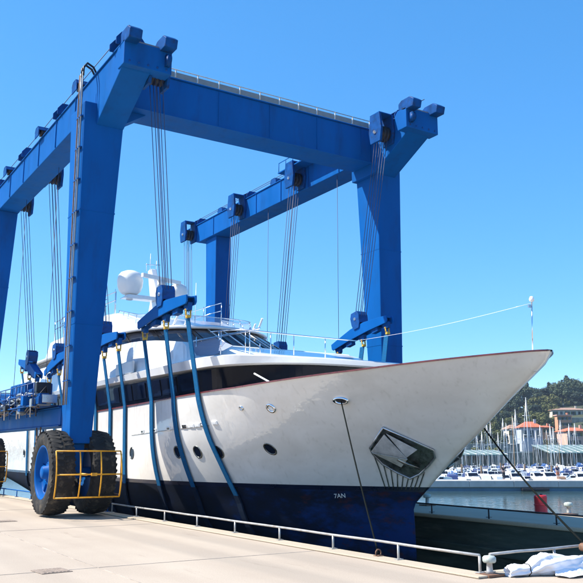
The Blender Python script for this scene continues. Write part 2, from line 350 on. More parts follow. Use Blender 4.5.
# shallow kerb on the slip edge
mb = MB(); mb.prism([(edgeX(8.3)-.32, 8.0-.32), (14.0, 7.68), (14.0, 8.0), (edgeX(8), 8.0), (edgeX(42), 42), (edgeX(42)-.32, 42)], 2, .004, .03)
o = mb.build('quay_kerb', M['quay_edge'], bevel=.01); o['kind'] = 'structure'
# drain covers and seams in the quay
def drain(x, y, rz, label):
    t = thing('drain_cover', label, 'drain cover', (x, y, .004), rz); t.scale = (.7, .7, .4)
    f = MB().bx(-.3, .3, -.3, .3, 0, .012).build('frame', M['drain'], bevel=.004); attach_local(f, t)
    for k in range(7):
        b = MB().bx(-.25+k*.075, -.2+k*.075, -.26, .26, .013, .024).build('bar', M['drain']); attach_local(b, t)
drain(3.27, 11.2, .1, 'square iron drain cover in the quay, nearest the camera left of the wheels')
drain(4.6, 19.6, .1, 'iron drain cover in the quay at the left edge beside the front tyre')

for k, y in enumerate((5.2, 11.2, 17.2, 23.2, 29.2, 35.2)):
    o = MB().bx(-69, edgeX(y)-.34, y-.006, y+.006, .0, .004).build('expansion_joint', M['joint']); o['kind'] = 'structure'
for x in (3.9, -1.6):
    o = MB().bx(x-.006, x+.006, -40, 41, .0, .0055).build('expansion_joint', M['joint']); o['kind'] = 'structure'
# ------------------------------------------------------------ low pipe rails
def rail_thing(p0, p1, n, label, z=.25, mt='galv', r=.019, first=0):
    t = thing('safety_rail', label, 'railing', p0, 0, None)
    P0 = Vector(p0); P1 = Vector(p1)
    pts = [P0.lerp(P1, k/12)+Vector((0, 0, z+random.uniform(-.006, .006))) for k in range(13)]
    MB().tube(pts, r, 10).build('rail', M[mt], t)
    for k in range(n):
        p = P0.lerp(P1, (k+first)/max(1, n-1+first))
        MB().tube([p+Vector((0, 0, 0)), p+Vector((0, 0, z-.01))], .018, 8).box(p+Vector((0, 0, .037)), (.11, .09, .012)).build('post', M[mt], t)
    return t
rail_thing((edgeX(8)-.08, 7.9, 0), (edgeX(20.5)-.08, 20.5, 0), 9, 'long low galvanised pipe rail along the near edge of the slip beneath the yacht')
rail_thing((edgeX(20.8)-.08, 20.8, 0), (edgeX(41)-.08, 41, 0), 13, 'low pipe rail tinted for blue light along the slip edge behind the big front tyres', mt='blue')  # continues the galvanised rail; blue light on it put into the colour
rail_thing((edgeX(8)+.1, 7.9, 0), (14.2, 7.9, 0), 6, 'short low pipe rail across the near end of the slip beside the white tarpaulin')
rail_thing((14.5, 8.3, 0), (14.3, 42, 0), 18, 'low dark pipe rail along the far side of the slip beyond the bow', mt='grease', z=.23)

# ------------------------------------------------------------ mooring posts
def mooring_post(x, y, label, s=1, plate=True, mt=None):
    t = thing('mooring_post', label, 'bollard', (x, y, 0))
    if plate: attach_local(MB().box((0, 0, .02), (.34*s, .3*s, .03)).build('base_plate', M['rust'], bevel=.005), t)
    attach_local(MB().lathe([(.0, .035), (.07*s, .035), (.05*s, .07), (.045*s, .2*s), (.06*s, .22*s)], (0, 0, 0), n=16).build('stem', M[mt or 'galv']), t)
    attach_local(MB().lathe([(0, .2*s), (.09*s, .205*s), (.105*s, .23*s), (.105*s, .28*s), (.08*s, .305*s), (0, .315*s)], (0, 0, 0), n=20).build('cap', M[mt or 'cap']), t)
    return t
mooring_post(edgeX(8)-.03, 7.78, 'pale mushroom topped mooring post at the rail corner of the slip', .82)
mooring_post(9.7, 7.72, 'rusty brown mooring post at the right edge beyond the tarpaulin', mt='rust')
mooring_post(17.0, 14.0, 'white capped mooring post on the far pier right of the red drum')
mooring_post(16.4, 18.6, 'pale mooring post on the far pier right under the bow', 1.1)
t = thing('red_drum', 'red cylindrical drum standing on the far pier below the black rope', 'drum', (16.85, 14.75, 0))
attach_local(MB().lathe([(0, 0), (.17, 0), (.17, .03), (.16, .05), (.165, .2), (.16, .23), (.165, .38), (.17, .42), (.15, .46), (0, .46)], (0, 0, 0), n=24).build('body', M['red']), t)
attach_local(MB().lathe([(.0, .462), (.035, .462), (.035, .485), (0, .485)], (.07, .03, 0), n=10).build('bung', M['grease']), t)
attach_local(MB().lathe([(.167, .2), (.178, .205), (.178, .225), (.167, .23)], (0, 0, 0), n=24).build('hoop', M['red']), t)

# ------------------------------------------------------------ tarpaulin
def tarp():
    t = thing('rolled_tarpaulin', 'crumpled white tarpaulin rolled up on the quay beside the rail', 'tarpaulin', (8.5, 7.4, 0))
    mb = MB(); N = 110; K = 56; rnd = random.Random(3)
    P0 = Vector((8.02, 7.62, 0)); P1 = Vector((10.4, 7.02, 0)); rings = []
    for i in range(N+1):
        u = i/N; c = P0.lerp(P1, u); d = (P1-P0).normalized(); a = Vector((-d.y, d.x, 0))
        hgt = .065+.075*math.exp(-((u-.24)/.1)**2)+.05*math.exp(-((u-.42)/.08)**2)+.05*math.exp(-((u-.75)/.15)**2)+.008*math.sin(u*43)
        wid = .075+.09*math.exp(-((u-.3)/.15)**2)+.07*math.exp(-((u-.8)/.2)**2)+.008*math.sin(u*31+1)
        ring = []
        for k in range(K):
            th = 2*math.pi*k/K
            w1 = 1.02+.10*math.sin(5*th+u*23)-.16*abs(math.sin(4*th+u*17))**.6+.12*abs(math.sin(2.5*th-u*29+.6))**.5-.05*abs(math.sin(7*th+u*71))
            ring.append(c+a*math.cos(th)*wid*w1+Vector((0, 0, max(.004, hgt+math.sin(th)*hgt*w1))))
        rings.append(ring)
    vs = [v for r in rings for v in r]; fs = [(i*K+k, i*K+(k+1) % K, (i+1)*K+(k+1) % K, (i+1)*K+k) for i in range(N) for k in range(K)]
    mb.add(vs, fs, 0, True); mb.add(rings[-1], [tuple(range(K))])
    # hollow dark mouth of the roll
    c = P0+Vector((0, 0, .065))
    inner = [c+(v-c)*.72+(P1-P0).normalized()*.0 for v in rings[0]]; deep = [v+(P1-P0).normalized()*.18 for v in inner]
    mb.add(rings[0]+inner+deep, [(k, (k+1) % K, K+(k+1) % K, K+k) for k in range(K)]+[(K+k, K+(k+1) % K, 2*K+(k+1) % K, 2*K+k) for k in range(K)]+[tuple(range(2*K, 3*K))], 0)
    mb.build('roll', M['tarp'], t)
    for u0 in (.12, .62):
        c = P0.lerp(P1, u0); d = (P1-P0).normalized(); a = Vector((-d.y, d.x, 0)); i = int(u0*N)
        MB().tube([v+(v-c-Vector((0, 0, .08))).normalized()*.004 for v in rings[i][::2]]+[rings[i][0]], .006, 5).build('tie_cord', M['black_rubber'], t)
    # loose flap
    fl = MB(); vs = []; fs = []
    for i in range(24):
        for j in range(8):
            u = i/23; v = j/7; p = P0.lerp(P1, .3+.6*u)+Vector((-.05-.32*v*(.6+.4*math.sin(u*9)), -.30*v*(.6+.4*math.sin(u*9)), 0))
            vs.append((p.x, p.y, .012+(.16*(1-v)**2)+.02*abs(math.sin(u*17+v*7))))
    fs = [(i*8+j, i*8+j+1, (i+1)*8+j+1, (i+1)*8+j) for i in range(23) for j in range(7)]
    fl.add(vs, fs, 0, False).build('flap', M['tarp'], t)
tarp()

# ============================================================ TRAVEL LIFT
LX, RX = 6.35, 16.1         # wheel-line centres
FY, BY = 20.45, 32.0        # front and rear axle lines
lift = thing('boat_hoist', 'huge blue four legged travelling boat hoist straddling the white yacht on rubber tyres', 'boat hoist', (11.2, 26, 0))
ZL0, ZL1, ZR0, ZR1 = 10.75, 11.65, 11.15, 12.0
BZ0, BZ1 = ZR0, ZR1
# legs
def leg(xb0, xb1, xt0, xt1, yb0, yb1, yt0, yt1, zb, zt):
    m = MB(); lv = []
    for k in range(7):
        t = k/6; lv.append([(xb0+(xt0-xb0)*t, yb0+(yt0-yb0)*t), (xb1+(xt1-xb1)*t, yb0+(yt0-yb0)*t), (xb1+(xt1-xb1)*t, yb1+(yt1-yb1)*t), (xb0+(xt0-xb0)*t, yb1+(yt1-yb1)*t), zb+(zt-zb)*t])
    vs = []; 
    for L in lv: vs += [(p[0], p[1], L[4]) for p in L[:4]]
    fs = [(0, 1, 2, 3), (24, 27, 26, 25)]+[(i*4+k, i*4+(k+1) % 4, (i+1)*4+(k+1) % 4, (i+1)*4+k) for i in range(6) for k in range(4)]
    m.add(vs, fs)
    o = m.build('leg', M['blue'], lift, bevel=.025)
    # weld seams: thin collars butted round the leg
    for k in (2, 4):
        L = lv[k]; z = L[4]; e = .006
        c = MB().prism([(L[0][0]-e, L[0][1]-e), (L[1][0]+e, L[1][1]-e), (L[2][0]+e, L[2][1]+e), (L[3][0]-e, L[3][1]+e)], 2, z-.015, z+.015)
        c.build('weld_collar', M['blue'], o)
    return o
legLF = leg(6.08, 6.64, 6.02, 7.15, 19.95, 20.65, 19.95, 21.15, 1.75, ZL0)
leg(6.08, 6.64, 6.02, 7.1, 31.7, 32.4, 31.5, 32.7, 1.75, ZL0)
leg(15.9, 16.7, 15.88, 16.85, 19.95, 20.5, 19.95, 21.15, 1.75, BZ0)
leg(15.9, 16.55, 15.88, 16.65, 31.7, 32.4, 31.7, 32.75, 1.75, BZ0)
# longitudinal top beams with chamfered noses
for x0, x1, BZ0, BZ1 in ((6.36, 7.12, ZL0, ZL1), (15.72, 16.62, ZR0, ZR1)):
    m = MB(); poly = [(19.93, BZ0-.6), (18.15, BZ0+.28), (18.0, BZ0+.6), (18.0, BZ1), (34.6, BZ1), (34.6, BZ0+.6), (33.9, BZ0+.2), (33.3, BZ0), (21.17, BZ0), (21.16, BZ0-.6)]
    m.prism(poly, 0, x0, x1)
    b = m.build('top_beam', M['blue'], lift, bevel=.02)
    MB().bx(x0-.04, x1+.04, 18.02, 34.58, BZ1+.002, BZ1+.03).build('top_flange', M['blue'], b)
    for y in [21.9+k*1.95 for k in range(6)]:
        MB().bx(x0-.03, x0-.001, y-.012, y+.012, BZ0+.02, BZ1-.02).build('stiffener', M['blue'], b)
# cross beam
cb = MB().bx(7.13, 15.71, 20.05, 21.0, 10.94, 12.06).build('cross_beam', M['blue'], lift, bevel=.02)
MB().bx(7.14, 15.70, 20.0, 21.05, 12.062, 12.095).build('top_flange', M['blue'], cb)
MB().bx(7.14, 15.70, 20.0, 21.05, 10.905, 10.938).build('bottom_flange', M['blue'], cb)
MB().prism([(7.14, 10.4), (7.14, 10.9), (7.9, 10.9)], 1, 20.35, 20.75).build('knee_bracket', M['blue'], cb)
for k in range(5):
    x = 8.3+k*1.75; MB().bx(x-.012, x+.012, 20.03, 20.048, 10.95, 12.05).build('weld_seam', M['blue'], cb)
# walkway toe boards and low railing on the cross beam
wk = MB().bx(7.2, 15.65, 20.04, 21.0, 12.097, 12.12).build('walkway', M['grey_box'], lift)
for k in range(12):
    x = 7.25+k*.7; MB().bx(x, x+.66, 20.02, 20.035, 12.122, 12.28).build('toe_board', M['grey_box'], wk)
for k in range(13):
    x = 7.23+k*.7; MB().tube([(x, 20.0, 12.1), (x, 20.0, 12.36)], .018, 6).build('stanchion', M['galv'], wk)
MB().tube([(7.23, 20.0, 12.35), (15.63, 20.0, 12.35)], .014, 6).build('handrail', M['galv'], wk)

# wheels
def make_tyre():
    w = .29; prof = [(.60, -w*.72), (.66, -w*.92), (.80, -w), (.93, -w*.97), (1.0, -w*.86), (1.015, -w*.5), (1.02, 0), (1.015, w*.5), (1.0, w*.86), (.93, w*.97), (.80, w), (.66, w*.92), (.60, w*.72)]
    m = MB().lathe(prof, (0, 0, 0), 0, 56)
    n = 42
    for k in range(n):            # staggered bar lugs
        for s in (-1, 1):
            a = 2*math.pi*(k+(.5 if s > 0 else 0))/n
            rot = Matrix.Rotation(a, 3, 'X'); rz = Matrix.Rotation(s*.32, 3, 'Z')
            vs = [Vector((x, y, z)) for x in (-.135, .135) for y in (-.036, .036) for z in (-.035, .012)]
            vs = [rot @ ((rz @ v)+Vector((s*.155, 0, 1.025-(.045 if abs(v.x) > .1 and v.x*s > 0 else 0)))) for v in vs]
            m.add(vs, [(0, 1, 3, 2), (4, 6, 7, 5), (0, 4, 5, 1), (2, 3, 7, 6), (0, 2, 6, 4), (1, 5, 7, 3)])
    return m
def wheel(x, y, face):
    t = bpy.data.objects.new('wheel', None); COL.objects.link(t); t.location = (x, y, 1.055); attach_local(t, lift)
    t.location = Vector((x, y, 1.055))-lift.location
    for name, me in (('tyre', tyre_me), ('rim', rim_me), ('hub', hub_me)):
        c = bpy.data.objects.new(name, me); COL.objects.link(c); c.parent = t
        if face > 0: c.rotation_euler = (0, 0, math.pi)
    return t
ty = make_tyre().build('tyre', M['rubber']); tyre_me = ty.data; bpy.data.objects.remove(ty)
rm = MB().lathe([(.61, .21), (.61, -.2), (.665, -.235), (.665, -.262), (.63, -.262), (.60, -.23), (.585, -.12), (.55, -.07), (.34, -.03), (.3, -.06), (0, -.06)], (0, 0, 0), 0, 48)
rm.lathe([(0, .1), (.585, .1), (.61, .21)], (0, 0, 0), 0, 48)
for k in range(5):
    a = 2*math.pi*k/5; m2 = Matrix.Rotation(a, 3, 'X')
    rm.box(m2 @ Vector((-.085, 0, .44)), (.05, .07, .22), m2)
rm = rm.build('rim', M['blue']); rim_me = rm.data; bpy.data.objects.remove(rm)
hb = MB().lathe([(.26, -.058), (.26, -.1), (.17, -.13), (.15, -.25), (.11, -.27), (0, -.27)], (0, 0, 0), 0, 24)
for k in range(12):
    a = 2*math.pi*k/12; hb.lathe([(0, -.13), (.016, -.13), (.016, -.1)], (0, .215*math.cos(a), .215*math.sin(a)), 0, 6)
hb = hb.build('hub', [M['blue']]); hub_me = hb.data; bpy.data.objects.remove(hb)
for y in (FY, BY):
    wheel(5.85, y, -1); wheel(6.88, y, 1); wheel(15.58, y, -1); wheel(16.62, y, 1)
# yokes and axles
for x in (6.365, 16.1):
    for y in (FY, BY):
        MB().prism([(y-.34, 1.748), (y-.2, .9), (y+.2, .9), (y+.34, 1.748)], 0, x-.16, x+.16).tube([(x-.5, y, 1.055), (x+.5, y, 1.055)], .13, 16).build('yoke', M['blue'], lift, bevel=.01)
# guards in front of and behind each wheel pair
def guard(x0, x1, y, s):
    m = MB()
    def cv(z): return y-s*.13*(1-((z-1.03)/.55)**2)
    zs = [.5+1.07*k/8 for k in range(9)]
    for k, xx in enumerate([x0, x0+.36*(x1-x0), x0+.68*(x1-x0), x1]):
        m.tube([(xx, cv(z), z) for z in zs], .017, 6)
    for z in (.5, 1.03, 1.57): m.tube([(x0, cv(z), z), (x1, cv(z), z)], .019, 6)
    g = m.build('wheel_guard', M['orange'], lift)
    MB().box((x0+.56*(x1-x0), cv(1.03)-s*.03, 1.03), (.14, .03, .07)).build('latch', M['orange'], g)
    MB().tube([(x1+.02, y+s*.35, 1.5), (x1+.02, y, 1.5), (x1+.02, y, .55), (x1+.02, y+s*.35, .55)], .018, 6).build('side_frame', M['rust'], g)
    for xx in (x0+.9*(x1-x0)/2,):
        MB().tube([(xx, cv(1.03), 1.03), (xx, y+s*.75, 1.03)], .03, 6).build('bracket', M['orange'], g)
for x in (6.15, 15.95):
    for y, s in ((FY, 1), (BY, 1)):
        guard(x-.62, x+.95, y-1.35, s)
# lower side beams
for x, side in ((6.35, -1), (16.1, 1)):
    b = MB().bx(x-.28, x+.28, FY+.3, BY-.35, 2.22, 2.66).build('lower_beam', M['blue'], lift, bevel=.02)
    MB().bx(x-.32, x+.32, FY+.32, BY-.37, 2.662, 2.685).build('top_flange', M['blue'], b)
    MB().bx(x-.32, x+.32, FY+.32, BY-.37, 2.195, 2.218).build('bottom_flange', M['blue'], b)
# power pack on the left beam
def arch_box(x0, x1, y0, y1, z0, z1, rise, name, mt, n=8):
    poly = [(y0, z0), (y1, z0), (y1, z1)]+[(y1+(y0-y1)*k/n, z1+rise*math.sin(math.pi*k/n)) for k in range(1, n)]+[(y0, z1)]
    return MB().prism(poly, 0, x0, x1).build(name, mt, lift, bevel=.01)
eng = arch_box(5.75, 6.85, 26.2, 28.9, 2.72, 3.15, .26, 'engine_housing', M['blue_dark'])
for k in range(9): MB().bx(5.735, 5.749, 26.5+k*.24, 26.6+k*.24, 2.8, 3.08).build('louvre', M['grease'], eng)
MB().bx(5.72, 6.9, 26.15, 26.198, 2.72, 3.12).build('end_panel', M['blue_dark'], eng)
tank = MB().bx(5.6, 6.35, 22.6, 24.3, 2.95, 3.42).build('hydraulic_tank', M['blue_dark'], lift, bevel=.03)
for k in range(4): MB().bx(5.585, 5.599, 22.8+k*.4, 22.9+k*.4, 3.0, 3.38).build('rib', M['blue'], tank)
MB().lathe([(0, 3.42), (.07, 3.42), (.07, 3.5), (0, 3.5)], (5.8, 23, 0), n=12).build('filler_cap', M['steel'], tank)
pf = MB().bx(5.45, 6.95, 21.15, 25.6, 2.71, 2.74).build('service_platform', M['blue_dark'], lift)
for k in range(8):
    y = 21.2+k*.62; MB().tube([(5.47, y, 2.74), (5.47, y, 3.3)], .014, 6).build('stanchion', M['blue_mid'], pf)
for z in (3.02, 3.3): MB().tube([(5.47, 21.2, z), (5.47, 25.55, z), (6.9, 25.55, z)], .016, 6).build('handrail', M['blue_mid'], pf)
rnd = random.Random(5)
for k in range(7):
    y = 21.3+k*.62; m = MB().lathe([(0, -.2), (.11, -.2), (.13, -.16), (.13, .14), (.09, .2), (0, .2)], (5.7+.1*rnd.random(), y, 2.9), 1, 14)
    m.build('hydraulic_motor', M[rnd.choice(['blue', 'steel', 'grease', 'blue_dark'])], lift)
for k in range(46):
    y0 = 21.0+rnd.random()*5.4; z0 = 2.6+rnd.random()*.42; x = 5.5+rnd.random()*.25
    MB().tube([(x, y0, z0), (x-.03, y0+.3, z0+.12*rnd.random()), (x, y0+.8, z0-.06+rnd.random()*.2), (x+.02, y0+1.3, z0-.05), (x+.05, y0+2.2, z0+.05*rnd.random())], .022, 8).build('hydraulic_hose', M[rnd.choice(['grease', 'grease', 'steel', 'rust', 'blue', 'grey_box'])], lift)
for k in range(34):
    y = 21.0+rnd.random()*7.5; MB().box((5.5+rnd.random()*.4, y, 2.68+rnd.random()*.3), (.2+.2*rnd.random(), .2+.3*rnd.random(), .14+.12*rnd.random())).build('valve_block', M[rnd.choice(['grease', 'steel', 'blue', 'blue_dark', 'grease', 'grey_box'])], lift, bevel=.01)
for k, (y, zt) in enumerate(((21.5, 3.35), (21.95, 3.2))):
    MB().bx(5.62, 6.0, y, y+.36, 2.75, zt).build('control_cabinet', M[('grease', 'blue_dark')[k]], lift, bevel=.015)
for k in range(9):
    y = 21.3+k*.55; x = 5.55+.12*rnd.random(); MB().tube([(x, y, 2.45), (x, y+.05, 2.9+.35*rnd.random()), (x+.25, y+.1, 3.0+.3*rnd.random()), (x+.4, y+.3, 2.75)], .018, 6).build('hydraulic_pipe', M[rnd.choice(['steel', 'grease', 'blue_mid'])], lift)
for k in range(6):
    y = 24.9+k*.3; MB().lathe([(0, 0), (.06, 0), (.07, .12), (.03, .16), (0, .16)], (5.62, y, 2.76), n=10).build('valve', M[rnd.choice(['steel', 'grease', 'red'])], lift)
# small hanging pipes under the beam
MB().tube([(5.95, 22.1, 2.2), (5.95, 22.3, 1.4), (6.0, 22.2, .35)], .02, 6).build('hanging_hose', M['rust'], lift)
MB().tube([(6.0, 22.7, 2.2), (6.0, 22.55, 1.3), (5.97, 22.3, .35)], .02, 6).build('hanging_hose', M['rust'], lift)
# cable tray, conduits and clips on the outer face of the near front leg
def legx(z): return 6.05+(6.02-6.05)*(z-1.75)/(BZ0-1.75)
for dx, dy, r_, mt in ((-.06, 20.05, .02, 'grey_box'), (-.06, 20.2, .018, 'steel'), (-.06, 20.32, .018, 'rust')):
    MB().tube([(legx(z)+dx, dy, z) for z in (2.7, 4, 6, 8, 10, 11.0, 11.6)], r_, 8).build('conduit', M[mt], lift)
for k in range(9):
    z = 3.3+k*.88; MB().box((legx(z)-.04, 20.2, z), (.08, .4, .03)).build('clip', M['blue_mid'], lift)
for k in range(2):
    MB().tube([(5.97, 20.05+.15*k, 11.5), (5.98, 20.07+.15*k, 11.75), (6.1, 20.15+.15*k, 11.93), (6.3, 20.25+.15*k, 11.9), (6.5, 20.35+.15*k, 11.66)], .03, 8).build('cable_loop', M['grease'], lift)

# sheave housings on the top beams
def sheave_house(x, y, big, xin, s):
    global lift_dz
    BZ1 = ZR1; dz = (ZL1 if x < 10 else ZR1)-ZR1; before = set(o.name for o in COL.objects)
    sheave_body(x, y, big, xin, s, BZ1)
    for o in list(COL.objects):
        if o.name not in before and o.parent == lift: o.location.z += dz
def sheave_body(x, y, big, xin, s, BZ1):
    """s = +1 where inboard is +X"""
    if big:
        h = MB()
        for dy in (-.24, .24):
            h.prism([(x-.4, BZ1+.032), (x+.4, BZ1+.032), (x+.4, 12.22), (x+.26, 12.4), (x-.26, 12.4), (x-.4, 12.22)], 1, y+dy-.02, y+dy+.02)
        h.bx(x-.26, x+.26, y-.215, y+.215, 12.36, 12.385)
        o = h.build('sheave_frame', M['blue_dark'], lift, bevel=.01)
        for k in range(4):
            sm = MB().lathe([(.0, -.028), (.17, -.028), (.19, -.035), (.15, 0), (.19, .035), (.17, .028), (0, .028)], (x, y-.15+.1*k, 12.18), 1, 24); sm.build('sheave', M['grease'], o)
        # side-hung lead block that feeds the fall lines on the inboard face
        xi = xin; hh = MB()
        hh.prism([(y-.24, 11.2), (y+.24, 11.2), (y+.32, 11.6), (y+.24, 12.15), (y-.24, 12.15), (y-.32, 11.6)], 0, min(xi, xi+s*.08), max(xi, xi+s*.08))
        hh.prism([(y-.24, 11.2), (y+.24, 11.2), (y+.32, 11.6), (y+.24, 12.15), (y-.24, 12.15), (y-.32, 11.6)], 0, min(xi+s*.5, xi+s*.58), max(xi+s*.5, xi+s*.58))
        ho = hh.build('lead_block', M['blue_dark'], lift, bevel=.01)
        for k in range(3): MB().lathe([(0, -.03), (.25, -.03), (.22, 0), (.25, .03), (0, .03)], (xi+s*(.16+.13*k), y, 11.55), 0, 24).build('sheave', M['grease'], ho)
        MB().tube([(xi-s*.02, y, 11.55), (xi+s*.62, y, 11.55)], .05, 10).build('pin', M['steel'], ho)
        MB().bx(min(xi, xi+s*.58), max(xi, xi+s*.58), y-.24, y+.24, 12.152, 12.18).build('cover', M['blue'], ho)
    else:
        h = MB()
        for dx in (-.2, .2):
            h.prism([(y-.22, BZ1+.032), (y+.22, BZ1+.032), (y+.22, 12.22), (y+.12, 12.36), (y-.12, 12.36), (y-.22, 12.22)], 0, x+dx-.015, x+dx+.015)
        h.prism([(y-.23, 12.23), (y-.13, 12.38), (y+.13, 12.38), (y+.23, 12.23), (y+.21, 12.22), (y+.12, 12.36), (y-.12, 12.36), (y-.21, 12.22)], 0, x-.22, x+.22)
        o = h.build('idler_frame', M['blue_dark'], lift, bevel=.006)
        MB().lathe([(0, -.1), (.17, -.1), (.15, -.05), (.17, 0), (.15, .05), (.17, .1), (0, .1)], (x, y, 12.24), 0, 20).build('sheave', M['grease'], o)
LH = [18.5, 23.6, 27.9, 31.9]     # port falls
RH = [19.1, 24.3, 28.9, 33.7]     # starboard falls
for y in (21.6, 25.6, 30.05): sheave_house(6.4, y, False, 7.12, 1)
for y in LH: sheave_house(6.62, y, True, 7.13, 1)
for y in (21.7, 26.7, 31.4): sheave_house(16.1, y, False, 15.72, -1)
for y in RH: sheave_house(16.15, y, True, 15.71, -1)
# transverse nose heads with a small sheave box at each corner
for x0, x1, zt in ((6.33, 7.62, ZL1), (15.45, 16.75, ZR1)):
    hd = MB().prism([(17.93, zt-.6), (17.93, zt+.05), (18.35, zt+.05), (18.5, zt-.1), (18.35, zt-.6)], 0, x0, x1).build('nose_head', M['blue'], lift, bevel=.015)
    MB().bx(x0+.35, x1-.35, 17.98, 18.0, zt+.052, zt+.11).build('guard_plate', M['grey_box'], hd)
    for x in (x0+.17, x1-.17):
        h = MB().prism([(17.62, zt-.02), (18.05, zt-.02), (18.3, zt+.06), (18.3, zt+.26), (18.15, zt+.34), (17.75, zt+.34), (17.56, zt+.2)], 0, x-.17, x+.17).build('nose_sheave_box', M['blue_dark'], hd, bevel=.02)
        MB().lathe([(0, -.09), (.15, -.09), (.12, 0), (.15, .09), (0, .09)], (x, 17.8, zt-.05), 0, 20).build('sheave', M['grease'], h) if False else None
    MB().lathe([(0, -.05), (.17, -.05), (.14, 0), (.17, .05), (0, .05)], (x1-.15 if x0 < 10 else x0+.15, 17.85, zt-.28), 0, 20).build('sheave', M['blue_dark'], hd)
    for k in range(5): MB().lathe([(0, -.02), (.03, -.02), (.03, 0)], (x0+.15+k*(x1-x0-.3)/4, 17.93, zt-.5), 1, 6).build('bolt', M['blue_mid'], hd)
# winch on the right beam behind the cross beam
wn_ = MB().lathe([(0, -.45), (.34, -.45), (.34, -.4), (.2, -.4), (.2, .4), (.34, .4), (.34, .45), (0, .45)], (16.15, 22.6, 12.45), 0, 24).build('winch_drum', M['blue_dark'], lift)
MB().bx(15.75, 16.55, 22.25, 22.95, 12.09, 12.2).build('winch_base', M['blue'], wn_)
pl = MB().bx(15.2, 15.7, 21.1, 25.2, 12.0, 12.04).build('side_platform', M['blue'], lift)
for k in range(9): MB().tube([(15.22, 21.15+k*.5, 12.04), (15.22, 21.15+k*.5, 12.4)], .014, 6).build('stanchion', M['blue'], pl)
MB().tube([(15.22, 21.15, 12.4), (15.22, 25.15, 12.4)], .016, 6).build('handrail', M['blue'], pl)
# ropes running along the beams
for x, ys in ((6.4, [17.8]+[21.6, 25.6, 30.05]+[34.4]), (6.55, [17.9, 34.4]), (16.1, [17.8, 21.7, 26.7, 31.4, 34.4]), (16.0, [18, 34.3])):
    MB().tube([(x, y, 12.40+.03*(i % 2)-(.38 if x < 10 else 0)) for i, y in enumerate(ys)], .012, 5).build('travel_rope', M['rope'], lift)
for y in ():  MB().tube([(7.0, y-2.5, 12.5), (7.2, y-2.3, 12.5)], .012, 5).build('travel_rope', M['rope'], lift)

# spreaders, falls and slings ------------------------------------------------
SP, SS = 8.0, 15.05
port = [(18.75, 5.05, 0.08, 3.1), (23.3, 4.75, 0.08, 2.9), (27.9, 4.6, .18, 2.7), (31.7, 4.75, -.28, 2.8)]
stbd = [(19.9, 5.2, 0.2, 2.9), (24.7, 4.8, .08, 2.8), (28.9, 4.8, 0.05, 2.8), (32.5, 4.8, 0.05, 2.8)]
def spreader(x, y, z, tilt, L, label):
    t = thing('spreader_beam', label, 'spreader beam', (x, y, z), 0, 'sling spreader beams hanging beside the yacht')
    t.rotation_euler = (-tilt, 0, 0)
    h = L/2
    prof = [(-h, -.12), (-h+.06, -.17), (-.5, -.13), (.5, -.13), (h-.06, -.17), (h, -.12), (h, .04), (h-.25, .08), (.35, .2), (-.35, .2), (-h+.25, .08), (-h, .04)]
    for sx in (-1, 1):
        o = MB().prism(prof, 0, sx*.12-.02, sx*.12+.02).build('side_plate', M['blue'], bevel=.008); attach_local(o, t)
    attach_local(MB().prism([(-h+.05, .02), (-.3, .17), (.3, .17), (h-.05, .02), (h-.05, -.01), (.3, .14), (-.3, .14), (-h+.05, -.01)], 0, -.0995, .0995).build('top_plate', M['blue']), t)
    blk = MB()
    prf = [(-.13, .1), (.13, .1), (.2, .26), (.22, .5), (.15, .64), (-.15, .64), (-.22, .5), (-.2, .26)]
    for sx in (-.16, .16): blk.prism(prf, 0, sx-.018, sx+.018)
    for q0, q1 in (((-.2, .26), (-.22, .5)), ((-.22, .5), (-.15, .64)), ((.2, .26), (.22, .5)), ((.22, .5), (.15, .64))):
        sg = 1 if q0[0] > 0 else -1
        blk.prism([q0, q1, (q1[0]-sg*.03, q1[1]-.01), (q0[0]-sg*.03, q0[1])][::sg], 0, -.141, .141)
    bo = blk.build('pulley_block', M['blue_mid'], bevel=.01); attach_local(bo, t)
    for sx in (-.1, 0, .1):
        c = MB().lathe([(0, -.035), (.19, -.035), (.17, 0), (.19, .035), (0, .035)], (sx, 0, .42), 0, 20).build('sheave', M['grease']); attach_local(c, bo)
    c = MB().tube([(-.2, 0, .42), (.2, 0, .42)], .045, 12).build('pin', M['steel']); attach_local(c, bo)
    for dy in (-h+.2, -.05, h-.2):
        lug = MB().prism([(dy-.14, -.12), (dy+.14, -.12), (dy+.1, -.3), (dy-.1, -.3)], 0, -.06, .06).build('lug', M['blue_dark'], bevel=.01); attach_local(lug, t)
        sh = MB().tube([(-.06, dy, -.26), (-.06, dy, -.4), (0, dy, -.47), (.06, dy, -.4), (.06, dy, -.26)], .022, 8).tube([(-.09, dy, -.28), (.09, dy, -.28)], .02, 8)
        o = sh.build('shackle', M['yellow']); attach_local(o, t)
        o = MB().box((0, dy, -.45), (.12, .09, .07)).build('sling_eye', M['yellow'], bevel=.01); attach_local(o, t)
    for dy in (-.75, .6):
        c = MB().box((0, dy, -.19), (.16, .3, .14)).build('stop_block', M['blue_dark'], bevel=.01); attach_local(c, t)
    return t
names_p = ['blue spreader beam in front of the radar domes, carrying the slings nearest the bow on the near side',
           'blue spreader beam half hidden behind the near front leg of the hoist',
           'small blue spreader beam just left of the near front leg, second from the stern',
           'tilted blue spreader beam farthest left, above the engine housing']
names_s = ['bright blue spreader beam against the far front leg, above the yacht bow',
           'blue spreader beam beyond the foredeck, only its pulley block showing above the deck',
           'blue spreader beam on the far side hidden behind the wheelhouse roof',
           'blue spreader beam on the far side at the rear leg, behind the radar domes']
hoists = [(p, lh, 7.42, n, SP) for p, lh, n in zip(port, LH, names_p)]+[(p, lh, 15.4, n, SS) for p, lh, n in zip(stbd, RH, names_s)]
